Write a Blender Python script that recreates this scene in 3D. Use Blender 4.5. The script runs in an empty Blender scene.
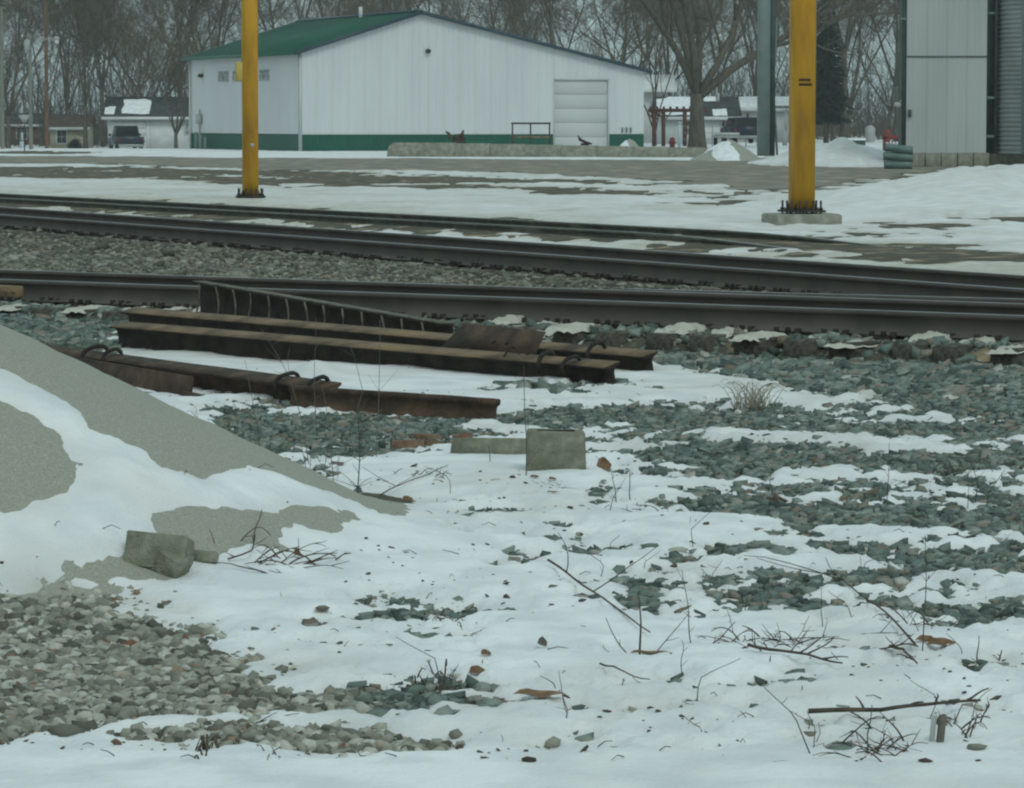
import bpy, bmesh, math, random
import numpy as np
from math import radians as RD, sin, cos, pi, sqrt, atan
from mathutils import Vector, Matrix

random.seed(7)
RNG = np.random.default_rng(11)
SC = bpy.context.scene
COL = SC.collection

# ------------------------------------------------------------------ camera
F = 3600.0                 # focal length in pixels of the 1024 px wide frame
CAMZ = 1.70
HORIZON = 120.0
PITCH = atan((394.0 - HORIZON) / F)
cam_d = bpy.data.cameras.new('camera')
cam_d.sensor_width = 36.0
cam_d.lens = F * 36.0 / 1024.0
cam_d.clip_start = 0.5
cam_d.clip_end = 6000
cam = bpy.data.objects.new('camera', cam_d)
COL.objects.link(cam)
cam.location = (0, 0, CAMZ)
cam.rotation_euler = (pi / 2 - PITCH, 0, 0)
SC.camera = cam

# ------------------------------------------------------------------ sky, sun, exposure
SUN_EL, SUN_AZ = RD(48), RD(205)
W = bpy.data.worlds.new('World')
SC.world = W
W.use_nodes = True
wn, wl = W.node_tree.nodes, W.node_tree.links
bg = wn['Background']
sky = wn.new('ShaderNodeTexSky')
sky.sky_type = 'NISHITA'
sky.sun_disc = False
sky.sun_elevation = SUN_EL
sky.sun_rotation = SUN_AZ
sky.air_density = 1.0
sky.dust_density = 4.0
mixw = wn.new('ShaderNodeMix')
mixw.data_type = 'RGBA'
mixw.inputs['Factor'].default_value = 0.90          # overcast: cloud deck over the clear sky
mixw.inputs['B'].default_value = (4.30, 5.74, 5.93, 1)
wl.new(sky.outputs[0], mixw.inputs['A'])
wl.new(mixw.outputs['Result'], bg.inputs['Color'])
bg.inputs['Strength'].default_value = 0.096
sun_d = bpy.data.lights.new('sun', 'SUN')
sun_d.energy = 0.8
sun_d.angle = RD(18)
sun_d.color = (0.90, 1.0, 0.95)
sun = bpy.data.objects.new('sun', sun_d)
COL.objects.link(sun)
sun.rotation_euler = (pi / 2 - SUN_EL, 0, RD(25))
SC.view_settings.view_transform = 'Standard'
SC.view_settings.look = 'None'
SC.view_settings.exposure = 0.0
SC.view_settings.gamma = 1.0
SC.cycles.filter_width = 2.2
SC.cycles.max_bounces = 5
SC.cycles.use_denoising = True

# ------------------------------------------------------------------ pixel <-> place
def ray(px, py):
    cx, cy = (px - 512.0) / F, (394.0 - py) / F
    return np.array([cx, cos(PITCH) + cy * sin(PITCH), -sin(PITCH) + cy * cos(PITCH)])

def G(px, py, h=0.0):
    d = ray(px, py)
    t = (h - CAMZ) / d[2]
    return np.array([d[0] * t, d[1] * t, h])

def at(px, py, Y):
    d = ray(px, py)
    t = Y / d[1]
    return np.array([d[0] * t, Y, CAMZ + d[2] * t])

# ------------------------------------------------------------------ noise
_LAT = RNG.random((256, 256))
def vnoise(x, y):
    x = np.asarray(x, float); y = np.asarray(y, float)
    xi = np.floor(x).astype(int); yi = np.floor(y).astype(int)
    fx = x - xi; fy = y - yi
    fx = fx * fx * (3 - 2 * fx); fy = fy * fy * (3 - 2 * fy)
    a = _LAT[xi & 255, yi & 255]; b = _LAT[(xi + 1) & 255, yi & 255]
    c = _LAT[xi & 255, (yi + 1) & 255]; d = _LAT[(xi + 1) & 255, (yi + 1) & 255]
    return (a * (1 - fx) + b * fx) * (1 - fy) + (c * (1 - fx) + d * fx) * fy
def fbm(x, y, o=4):
    r = 0; a = 0.5; s = 0
    for k in range(o):
        r = r + a * vnoise(x * 2 ** k + 17.3 * k, y * 2 ** k + 9.1 * k); s += a; a *= 0.5
    return r / s
def sstep(a, b, x):
    t = np.clip((np.asarray(x, float) - a) / (b - a), 0, 1)
    return t * t * (3 - 2 * t)

# ------------------------------------------------------------------ mesh builder
class MB:
    def __init__(s):
        s.v = []; s.f = []; s.n = 0; s.tint = []
    def add(s, verts, faces, tint=None):
        verts = np.asarray(verts, float).reshape(-1, 3)
        s.v.append(verts)
        for f in faces:
            f = np.asarray(f, dtype=np.int64)
            if f.ndim == 1: f = f[None, :]
            s.f.append(f + s.n)
        s.tint.append(np.full(len(verts), 0.5) if tint is None else np.broadcast_to(tint, len(verts)).astype(float))
        s.n += len(verts)
        return s
    def box(s, c, size, rz=0.0, m=None):
        x, y, z = np.array(size) / 2.0
        v = np.array([[-x,-y,-z],[x,-y,-z],[x,y,-z],[-x,y,-z],[-x,-y,z],[x,-y,z],[x,y,z],[-x,y,z]])
        if m is not None: v = v @ np.array(m).T
        if rz:
            ca, sa = cos(rz), sin(rz)
            v = v @ np.array([[ca, sa, 0], [-sa, ca, 0], [0, 0, 1]])
        return s.add(v + np.array(c), [np.array([[3,2,1,0],[4,5,6,7],[0,1,5,4],[1,2,6,5],[2,3,7,6],[3,0,4,7]])])
    def bx(s, x0, x1, y0, y1, z0, z1):
        return s.box(((x0+x1)/2, (y0+y1)/2, (z0+z1)/2), (x1-x0, y1-y0, z1-z0))
    def chunk(s, c, size, rot=(0,0,0), jit=0.06, bev=0.12, seed=0):
        """box with chamfered, chipped edges: 24 vertices"""
        r = np.random.default_rng(seed)
        x, y, z = np.array(size) / 2.0
        b = bev * min(x, y, z) * 2
        vs = []; idx = {}
        for sx in (-1, 1):
            for sy in (-1, 1):
                for sz in (-1, 1):
                    for ax in range(3):
                        p = np.array([sx * x, sy * y, sz * z])
                        for k in range(3):
                            if k != ax: p[k] -= np.sign(p[k]) * b
                        p = p + r.normal(0, jit * min(size), 3) * 0.5
                        idx[(sx, sy, sz, ax)] = len(vs); vs.append(p)
        fs = []
        def I(sx, sy, sz, ax): return idx[(sx, sy, sz, ax)]
        for sg in (-1, 1):
            q = [(-1,-1),(1,-1),(1,1),(-1,1)]
            if sg < 0: q = q[::-1]
            fs.append([I(sg,a,b_,0) for a, b_ in q]); 
            fs.append([I(b_,sg,a,1) for a, b_ in q]); 
            fs.append([I(a,b_,sg,2) for a, b_ in q])
        for a in (-1, 1):
            for b_ in (-1, 1):
                e = [I(a,b_,-1,0), I(a,b_,-1,1), I(a,b_,1,1), I(a,b_,1,0)]
                fs.append(e if a*b_ > 0 else e[::-1])
                e = [I(a,-1,b_,0), I(a,1,b_,0), I(a,1,b_,2), I(a,-1,b_,2)]
                fs.append(e if a*b_ > 0 else e[::-1])
                e = [I(-1,a,b_,1), I(-1,a,b_,2), I(1,a,b_,2), I(1,a,b_,1)]
                fs.append(e if a*b_ > 0 else e[::-1])
        tri = []
        for sx in (-1, 1):
            for sy in (-1, 1):
                for sz in (-1, 1):
                    t = [I(sx,sy,sz,0), I(sx,sy,sz,1), I(sx,sy,sz,2)]
                    tri.append(t if sx*sy*sz > 0 else t[::-1])
        M = np.array((Matrix.Rotation(rot[2],3,'Z') @ Matrix.Rotation(rot[1],3,'Y') @ Matrix.Rotation(rot[0],3,'X')))
        return s.add(np.array(vs) @ M.T + np.array(c), [np.array(fs), np.array(tri)])
    def tubes(s, P, R, n=5, tint=None):
        """P (m,k,3) polylines, R (m,k) radii"""
        P = np.asarray(P, float); R = np.asarray(R, float)
        if P.ndim == 2: P = P[None]; R = R[None]
        m, k, _ = P.shape
        T = np.gradient(P, axis=1)
        T /= np.linalg.norm(T, axis=2, keepdims=True) + 1e-9
        ref = np.where(np.abs(T[:, :1, 2:3]) > 0.9, np.array([1.0, 0, 0]), np.array([0, 0, 1.0]))
        ref = np.broadcast_to(ref, T.shape)
        A = np.cross(T, ref); A /= np.linalg.norm(A, axis=2, keepdims=True) + 1e-9
        B = np.cross(A, T)
        an = np.arange(n) * 2 * pi / n
        V = P[:, :, None, :] + R[:, :, None, None] * (A[:, :, None, :] * np.cos(an)[None, None, :, None] + B[:, :, None, :] * np.sin(an)[None, None, :, None])
        base = (np.arange(m) * k * n)[:, None, None]
        i = np.arange(k - 1)[None, :, None] * n
        j = np.arange(n)[None, None, :]; j2 = (j + 1) % n
        q = np.stack([base + i + j, base + i + n + j, base + i + n + j2, base + i + j2], axis=-1).reshape(-1, 4)
        caps = []
        if n <= 8:
            c0 = (np.arange(m) * k * n)[:, None] + np.arange(n)[None, :]
            caps = [c0, (c0 + (k - 1) * n)[:, ::-1]]
        return s.add(V.reshape(-1, 3), [q] + caps, tint)
    def prism(s, poly, O, U, V, D):
        """closed polygon (n,2) in the plane O + a U + b V, extruded by D"""
        poly = np.asarray(poly, float); n = len(poly)
        O, U, V, D = map(lambda a: np.asarray(a, float), (O, U, V, D))
        a = O + poly[:, :1] * U + poly[:, 1:] * V
        i = np.arange(n); j = (i + 1) % n
        return s.add(np.vstack([a, a + D]), [np.stack([i, j, j + n, i + n], 1), i[::-1][None], (i + n)[None]])
    def sweep(s, poly, pts, roll=0.0):
        """profile (n,2: across, up) swept along a polyline with a roll"""
        poly = np.asarray(poly, float); pts = np.asarray(pts, float); n = len(poly); k = len(pts)
        cr, sr = cos(roll), sin(roll)
        pr = np.stack([poly[:, 0] * cr - poly[:, 1] * sr, poly[:, 0] * sr + poly[:, 1] * cr], 1)
        T = np.gradient(pts, axis=0); T /= np.linalg.norm(T, axis=1, keepdims=True)
        A = np.cross(T, [0, 0, 1.0]); A /= np.linalg.norm(A, axis=1, keepdims=True)
        B = np.cross(A, T)
        V = pts[:, None] + A[:, None] * pr[None, :, :1] + B[:, None] * pr[None, :, 1:]
        i = np.arange(k - 1)[:, None] * n; j = np.arange(n)[None]; j2 = (j + 1) % n
        q = np.stack([i + j, i + j2, i + n + j2, i + n + j], -1).reshape(-1, 4)
        return s.add(V.reshape(-1, 3), [q, np.arange(n)[::-1][None], (np.arange(n) + (k - 1) * n)[None]])
    def grid(s, X, Y, Z, keep=None):
        r, c = X.shape
        V = np.stack([X, Y, Z], -1).reshape(-1, 3)
        i = np.arange(r - 1)[:, None] * c + np.arange(c - 1)[None]
        q = np.stack([i, i + 1, i + c + 1, i + c], -1)
        if keep is not None: q = q[keep]
        return s.add(V, [q.reshape(-1, 4)])
    def mesh(s, name, off=(0, 0, 0), smooth=False, tint=False):
        V = (np.vstack(s.v) - np.array(off)).astype(np.float32)
        me = bpy.data.meshes.new(name)
        me.vertices.add(len(V)); me.vertices.foreach_set('co', V.ravel())
        loops = np.concatenate([f.ravel() for f in s.f]).astype(np.int32)
        tot = np.concatenate([np.full(len(f), f.shape[1]) for f in s.f]).astype(np.int32)
        st = np.concatenate([[0], np.cumsum(tot)[:-1]]).astype(np.int32)
        me.loops.add(len(loops)); me.loops.foreach_set('vertex_index', loops)
        me.polygons.add(len(tot)); me.polygons.foreach_set('loop_start', st); me.polygons.foreach_set('loop_total', tot)
        me.update(calc_edges=True)
        me.validate()
        if smooth: me.polygons.foreach_set('use_smooth', np.ones(len(me.polygons), bool))
        if tint:
            at_ = me.attributes.new('tint', 'FLOAT', 'POINT')
            at_.data.foreach_set('value', np.concatenate(s.tint).astype(np.float32))
        return me

# ------------------------------------------------------------------ objects
def props(o, label=None, cat=None, group=None, kind=None):
    if label: o['label'] = label
    if cat: o['category'] = cat
    if group: o['group'] = group
    if kind: o['kind'] = kind
    return o
def thing(name, label, cat, loc=(0, 0, 0), rz=0.0, group=None):
    o = bpy.data.objects.new(name, None); COL.objects.link(o)
    o.empty_display_size = 0.2
    o.location = loc; o.rotation_euler = (0, 0, rz)
    return props(o, label, cat, group)
def obj(name, mb, mat, parent=None, local=False, smooth=False, tint=False, **kw):
    """one mesh object; world coordinates unless local (or the parent is turned)"""
    off = (0, 0, 0)
    if parent is not None and not local:
        p = parent; off = np.zeros(3)
        while p is not None: off = off + np.array(p.location); p = p.parent
    me = mb if isinstance(mb, bpy.types.Mesh) else mb.mesh(name, off, smooth, tint)
    o = bpy.data.objects.new(name, me); COL.objects.link(o)
    if mat is not None and not me.materials: me.materials.append(mat)
    o.parent = parent
    return props(o, **kw)
def single(name, mb, mat, label, cat, group=None, smooth=False, loc=None):
    """a thing that is one mesh, origin at its base"""
    V = np.vstack(mb.v)
    if loc is None: loc = np.array([V[:, 0].mean(), V[:, 1].mean(), V[:, 2].min()])
    o = obj(name, mb.mesh(name, loc, smooth), mat)
    o.location = loc
    return props(o, label, cat, group)

# ------------------------------------------------------------------ materials
def mat(name, c1, c2=None, scale=8.0, rough=0.8, bump=0.0, bscale=None, metallic=0.0, c3=None, spec=0.3, coords='Object', detail=6.0, lo=0.35, hi=0.65, stretch=None, nrough=0.5):
    m = bpy.data.materials.new(name); m.use_nodes = True
    n, l = m.node_tree.nodes, m.node_tree.links
    b = n['Principled BSDF']
    b.inputs['Roughness'].default_value = rough
    b.inputs['Metallic'].default_value = metallic
    b.inputs['Specular IOR Level'].default_value = spec
    tc = n.new('ShaderNodeTexCoord')
    src = tc.outputs[coords]
    if stretch:
        mp = n.new('ShaderNodeMapping'); mp.inputs['Scale'].default_value = stretch
        l.new(src, mp.inputs['Vector']); src = mp.outputs[0]
    if c2 is None:
        b.inputs['Base Color'].default_value = (*c1, 1)
    else:
        nz = n.new('ShaderNodeTexNoise'); nz.inputs['Scale'].default_value = scale; nz.inputs['Detail'].default_value = detail; nz.inputs['Roughness'].default_value = nrough
        l.new(src, nz.inputs['Vector'])
        cr = n.new('ShaderNodeValToRGB')
        cr.color_ramp.elements[0].position = lo; cr.color_ramp.elements[0].color = (*c1, 1)
        cr.color_ramp.elements[1].position = hi; cr.color_ramp.elements[1].color = (*c2, 1)
        if c3 is not None:
            e = cr.color_ramp.elements.new((lo + hi) / 2 + 0.04); e.color = (*c3, 1)
        l.new(nz.outputs['Fac'], cr.inputs['Fac']); l.new(cr.outputs['Color'], b.inputs['Base Color'])
    if bump:
        nb = n.new('ShaderNodeTexNoise'); nb.inputs['Scale'].default_value = bscale or scale * 3; nb.inputs['Detail'].default_value = 5
        l.new(src, nb.inputs['Vector'])
        bp = n.new('ShaderNodeBump'); bp.inputs['Strength'].default_value = bump; bp.inputs['Distance'].default_value = 0.02
        l.new(nb.outputs['Fac'], bp.inputs['Height']); l.new(bp.outputs['Normal'], b.inputs['Normal'])
    return m

def stone_mat(name, stops, individual):
    m = bpy.data.materials.new(name); m.use_nodes = True
    n, l = m.node_tree.nodes, m.node_tree.links
    b = n['Principled BSDF']; b.inputs['Roughness'].default_value = 0.8
    b.inputs['Specular IOR Level'].default_value = 0.3
    if individual:
        a = n.new('ShaderNodeObjectInfo'); src = a.outputs['Random']
    else:
        a = n.new('ShaderNodeAttribute'); a.attribute_name = 'tint'; src = a.outputs['Fac']
    cr = n.new('ShaderNodeValToRGB'); el = cr.color_ramp.elements
    el[0].position, el[0].color = stops[0][0], (*stops[0][1], 1)
    el[1].position, el[1].color = stops[-1][0], (*stops[-1][1], 1)
    for p, c in stops[1:-1]:
        e = el.new(p); e.color = (*c, 1)
    tc = n.new('ShaderNodeTexCoord')
    nz = n.new('ShaderNodeTexNoise'); nz.inputs['Scale'].default_value = 30; nz.inputs['Detail'].default_value = 4
    l.new(tc.outputs['Object'], nz.inputs['Vector'])
    mx = n.new('ShaderNodeMix'); mx.data_type = 'RGBA'; mx.blend_type = 'MULTIPLY'; mx.inputs['Factor'].default_value = 0.7
    c2 = n.new('ShaderNodeValToRGB'); c2.color_ramp.elements[0].position = .3; c2.color_ramp.elements[0].color = (.55, .55, .55, 1); c2.color_ramp.elements[1].position = .62
    l.new(nz.outputs['Fac'], c2.inputs['Fac'])
    l.new(src, cr.inputs['Fac']); l.new(cr.outputs['Color'], mx.inputs['A']); l.new(c2.outputs['Color'], mx.inputs['B'])
    l.new(mx.outputs['Result'], b.inputs['Base Color'])
    return m

TEAL = [(0, (.06, .08, .07)), (.3, (.14, .18, .155)), (.62, (.22, .27, .235)), (.82, (.32, .35, .31)), (.92, (.29, .26, .21)), (.96, (.19, .15, .11)), (1, (.55, .54, .48))]
LIME = [(0, (.085, .085, .065)), (.3, (.215, .212, .17)), (.7, (.37, .365, .30)), (.965, (.60, .59, .52)), (.975, (.37, .29, .20)), (.985, (.27, .15, .09)), (1, (.20, .10, .06))]
KHAKI = [(0, (.09, .09, .07)), (.4, (.20, .20, .16)), (.8, (.30, .29, .235)), (1, (.42, .41, .34))]
M = dict(
    soil=mat('soil', (.085, .073, .048), (.34, .265, .16), 2.2, .95, .6, 30, c3=(.09, .085, .065)),
    snow=mat('snow', (.74, .75, .765), (.90, .90, .90), 3.5, .8, .45, 40, spec=.2, lo=.38, hi=.60),
    dirty_snow=mat('dirty_snow', (.44, .415, .35), (.66, .64, .57), 6, .8, .3, 30),
    sand=mat('sand', (.25, .247, .205), (.46, .45, .385), 120, .95, c3=(.345, .34, .285), lo=.28, hi=.72, detail=4, nrough=.6),
    road=mat('road', (.20, .155, .095), (.48, .40, .27), 1.0, .75, .3, 8, c3=(.18, .175, .155)),
    rail=mat('rail', (.092, .084, .074), (.125, .112, .097), 3, .7, .05, 40, metallic=.2),
    railtop=mat('rail_top', (.30, .31, .31), (.42, .43, .42), 5, .35, metallic=.7),
    farrail=mat('far_rail', (.075, .08, .065), (.13, .13, .105), 6, .6, .2, 30, metallic=.2),
    rust=mat('rust', (.045, .032, .024), (.125, .078, .050), 7, .85, .5, 45, c3=(.085, .058, .040)),
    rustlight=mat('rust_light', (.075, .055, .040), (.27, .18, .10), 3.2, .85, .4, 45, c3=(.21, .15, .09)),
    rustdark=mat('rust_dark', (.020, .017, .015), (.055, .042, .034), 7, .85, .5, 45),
    tie=mat('tie', (.055, .05, .043), (.155, .14, .115), 5, .95, .7, 30, stretch=(1, 6, 6)),
    concrete=mat('concrete', (.22, .22, .175), (.36, .35, .29), 5, .95, .5, 60, c3=(.29, .285, .235)),
    block=mat('block', (.19, .20, .14), (.31, .31, .235), 18, .95, .6, 110, c3=(.25, .25, .185)),
    brick=mat('brick', (.16, .085, .055), (.27, .19, .13), 20, .95, .5, 80),
    bark=mat('bark', (.075, .066, .052), (.145, .128, .10), 2.5, .95, .6, 14, stretch=(3, 3, .6)),
    twig=mat('twig', (.115, .096, .072), (.19, .162, .122), 1.5, .95),
    fargroup=mat('far_twig', (.085, .08, .07), (.13, .12, .105), .5, .95),
    deadtwig=mat('dead_twig', (.05, .04, .032), (.13, .10, .075), 14, .95),
    greytwig=mat('grey_twig', (.10, .09, .075), (.20, .18, .145), 14, .95),
    straw=mat('straw', (.36, .33, .26), (.52, .49, .40), 20, .95),
    leaf=mat('leaf', (.14, .085, .05), (.27, .17, .10), 30, .9),
    needle=mat('needle', (.012, .022, .016), (.035, .055, .04), 4, .95),
    whitewall=mat('white_siding', (.63, .64, .655), (.68, .69, .70), .6, .55, stretch=(1, 1, .25)),
    greenwall=mat('green_siding', (.008, .085, .055), (.013, .105, .068), .9, .5),
    greenroof=mat('green_roof', (.012, .105, .066), (.018, .13, .08), .5, .45),
    trim=mat('blue_trim', (.03, .06, .085), (.05, .08, .10), 1, .5),
    doorm=mat('door_panel', (.53, .545, .535), (.575, .585, .575), .7, .5),
    glass=mat('dull_glass', (.20, .235, .23), (.30, .33, .32), .9, .2, spec=.6),
    darkglass=mat('dark_glass', (.012, .016, .018), None, 1, .12, spec=.6),
    yellow=mat('yellow_paint', (.40, .20, .03), (.72, .385, .032), 1.3, .6, .15, 12, c3=(.65, .335, .03), lo=.25, stretch=(3, 3, .7)),
    yellowbox=mat('pale_yellow_paint', (.46, .33, .07), (.55, .42, .11), 3, .6),
    darksteel=mat('dark_steel', (.03, .03, .028), (.08, .07, .055), 8, .7, metallic=.3),
    greensteel=mat('green_steel', (.17, .225, .21), (.215, .27, .25), 1.5, .6),
    darkgreen=mat('dark_green_steel', (.05, .075, .07), (.08, .11, .10), 2, .6),
    bin=mat('bin_panel', (.42, .445, .435), (.52, .54, .53), .5, .55, stretch=(1, 1, .2)),
    galv=mat('galvanised', (.28, .31, .30), (.38, .41, .40), .8, .5, metallic=.1),
    culvert=mat('culvert_metal', (.10, .16, .145), (.17, .24, .215), 3, .6, metallic=.2),
    redp=mat('red_paint', (.17, .035, .03), (.24, .06, .05), 4, .7),
    brownp=mat('red_brown_wood', (.10, .042, .034), (.15, .068, .052), 4, .8),
    whitep=mat('white_paint', (.60, .61, .60), (.72, .72, .71), 1.5, .6),
    cream=mat('cream_siding', (.38, .36, .26), (.46, .43, .32), 1.2, .8),
    shingle=mat('dark_shingle', (.035, .04, .042), (.08, .085, .085), 2, .9),
    brownshingle=mat('brown_shingle', (.10, .075, .06), (.15, .115, .09), 2, .9),
    wallbrick=mat('red_brick', (.15, .07, .055), (.22, .11, .085), 3, .9),
    pole=mat('weathered_pole', (.16, .165, .145), (.27, .27, .235), 3, .9, stretch=(6, 6, .5)),
    woodpole=mat('brown_pole', (.11, .062, .04), (.20, .115, .07), 3, .9, stretch=(6, 6, .5)),
    carblue=mat('dark_blue_paint', (.012, .02, .035), (.02, .03, .05), 1, .3, spec=.5),
    cargrey=mat('grey_green_paint', (.03, .042, .045), (.05, .065, .068), 1, .35, spec=.5),
    rubber=mat('rubber', (.012, .012, .012), None, 1, .9),
    chrome=mat('bumper_metal', (.35, .37, .37), None, 1, .4, metallic=.6),
    redlamp=mat('red_lamp', (.30, .02, .02), None, 1, .3),
    whitebox=mat('grey_box', (.35, .37, .36), (.45, .46, .45), 2, .6),
    bluewhite=mat('pale_blue_paint', (.42, .50, .54), (.50, .57, .60), 2, .6),
    black=mat('black_paint', (.02, .02, .02), None, 1, .6),
)
def snow_mat():
    m = M['snow'].copy(); m.name = 'snow_field'; n, l = m.node_tree.nodes, m.node_tree.links
    b = n['Principled BSDF']; old = b.inputs['Base Color'].links[0].from_socket
    a = n.new('ShaderNodeAttribute'); a.attribute_name = 'tint'
    mx = n.new('ShaderNodeMix'); mx.data_type = 'RGBA'; mx.inputs['B'].default_value = (.50, .475, .40, 1)
    tc = n.new('ShaderNodeTexCoord'); nz = n.new('ShaderNodeTexNoise'); nz.inputs['Scale'].default_value = 7; nz.inputs['Detail'].default_value = 6
    l.new(tc.outputs['Object'], nz.inputs['Vector'])
    mu = n.new('ShaderNodeMath'); mu.operation = 'MULTIPLY'; mu.use_clamp = True; m2 = n.new('ShaderNodeMath'); m2.operation = 'MULTIPLY'; m2.inputs[1].default_value = 2.0
    l.new(nz.outputs['Fac'], m2.inputs[0]); l.new(a.outputs['Fac'], mu.inputs[0]); l.new(m2.outputs[0], mu.inputs[1])
    l.new(mu.outputs[0], mx.inputs['Factor']); l.new(old, mx.inputs['A']); l.new(mx.outputs['Result'], b.inputs['Base Color'])
    return m
M['snow_field'] = snow_mat()
M['teal_mass'] = stone_mat('ballast_stone', TEAL, False)
M['teal_one'] = stone_mat('ballast_stone_single', TEAL, True)
M['lime_mass'] = stone_mat('limestone', LIME, False)
M['lime_one'] = stone_mat('limestone_single', LIME, True)
M['khaki_mass'] = stone_mat('khaki_ballast', KHAKI, False)

# ------------------------------------------------------------------ the lie of the land
PILE_C, PILE_H, PILE_S = (-3.0, 14.5), 1.30, 0.50
def pile_h(x, y):
    r = np.hypot(np.asarray(x) - PILE_C[0], (np.asarray(y) - PILE_C[1]) * 0.98)
    r = r + 0.10 * (fbm(np.asarray(x) * .9 + 5, np.asarray(y) * .9, 3) - .5)
    h = PILE_H - PILE_S * r + .03 * (fbm(np.asarray(x) * 5, np.asarray(y) * 5, 3) - .5)
    return np.where(h > 0.12, h, 0.12 * np.exp((h - 0.12) / 0.12) - 0.004)   # soft foot
# tracks: a point on the near rail's head and the direction of the track (x falls towards the far end)
def track_line(p0, p1):
    a, b = np.array(p0, float), np.array(p1, float)
    d = (b - a) / np.linalg.norm(b - a)
    n = np.array([d[1], -d[0]])
    if n[1] > 0: n = -n                     # towards the camera
    return a, d, n
HEAD_Z = 0.30
T1 = track_line((-4.50, 31.7), (3.64, 25.8))
T2 = track_line((-7.62, 53.6), (4.22, 29.9))
T3 = track_line((-10.2, 72.0), (4.56, 44.6))
GA = 1.505
def tdist(T, x, y):
    """signed distance from the track's centre line, negative on the camera side"""
    a, d, n = T
    return -((x - a[0]) * n[0] + (y - a[1]) * n[1]) - GA / 2
def gh(x, y):
    x = np.asarray(x, float); y = np.asarray(y, float)
    z = (fbm(x * .55, y * .35, 3) - .5) * .07
    far = sstep(38, 60, y)
    z = z * (1 - .5 * far)
    d1, d2, d3 = tdist(T1, x, y), tdist(T2, x, y), tdist(T3, x, y)
    right = sstep(-1.5, 1.5, x)
    near1 = sstep(-1.40, -1.12, d1)
    b1 = near1 * (1 - sstep(.9, 2.6, d1))
    b2 = sstep(-2.6, -1.1, d2) * (1 - sstep(1.1, 2.2, d2))
    z = np.maximum(z, z * .3 + .085 * b1); z = np.maximum(z, z * .3 + .085 * b2)
    z = z - .075 * right * sstep(-2.8, -1.9, d1) * (1 - sstep(-1.40, -1.15, d1))
    b3 = sstep(-1.8, -.9, d3) * (1 - sstep(.9, 1.8, d3))
    z = z + .05 * b3
    z = z + np.maximum(pile_h(x, y), 0) * (np.hypot(x - PILE_C[0], y - PILE_C[1]) < 4.5)
    z = z - .6 * sstep(205, 268, y) * (1 - sstep(-14, -6, x))
    return z
def GP(px, py):
    """pixel -> place on the land"""
    d = ray(px, py); lo, hi = 6.0, None
    ts = np.arange(6.0, 420.0, .05) if py < 200 else np.arange(6.0, 80.0, .02)
    P = d[None] * ts[:, None]
    below = (P[:, 2] + CAMZ) < gh(P[:, 0], P[:, 1])
    k = np.argmax(below) if below.any() else len(ts) - 1
    return P[k, :2]

# ------------------------------------------------------------------ where the snow has gone: patches of bare ground
def sdf_poly(pts, x, y):
    """signed distance (m), negative inside"""
    p = np.asarray(pts, float); q = np.roll(p, -1, 0)
    d = np.full(x.shape, 1e9); ins = np.zeros(x.shape, bool)
    for a, b in zip(p, q):
        e = b - a
        t = np.clip(((x - a[0]) * e[0] + (y - a[1]) * e[1]) / (e @ e + 1e-12), 0, 1)
        d = np.minimum(d, np.hypot(x - a[0] - t * e[0], y - a[1] - t * e[1]))
        c = ((a[1] > y) != (b[1] > y))
        xi = (b[0] - a[0]) * (y - a[1]) / ((b[1] - a[1]) if abs(b[1] - a[1]) > 1e-12 else 1e-12) + a[0]
        ins ^= c & (x < xi)
    return np.where(ins, -d, d)
def ell(cx, cy, rx, ry, n=14, tilt=0.0):
    return [(cx + rx * cos(2 * pi * k / n), cy + ry * sin(2 * pi * k / n) + tilt * rx * cos(2 * pi * k / n)) for k in range(n)]
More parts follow.
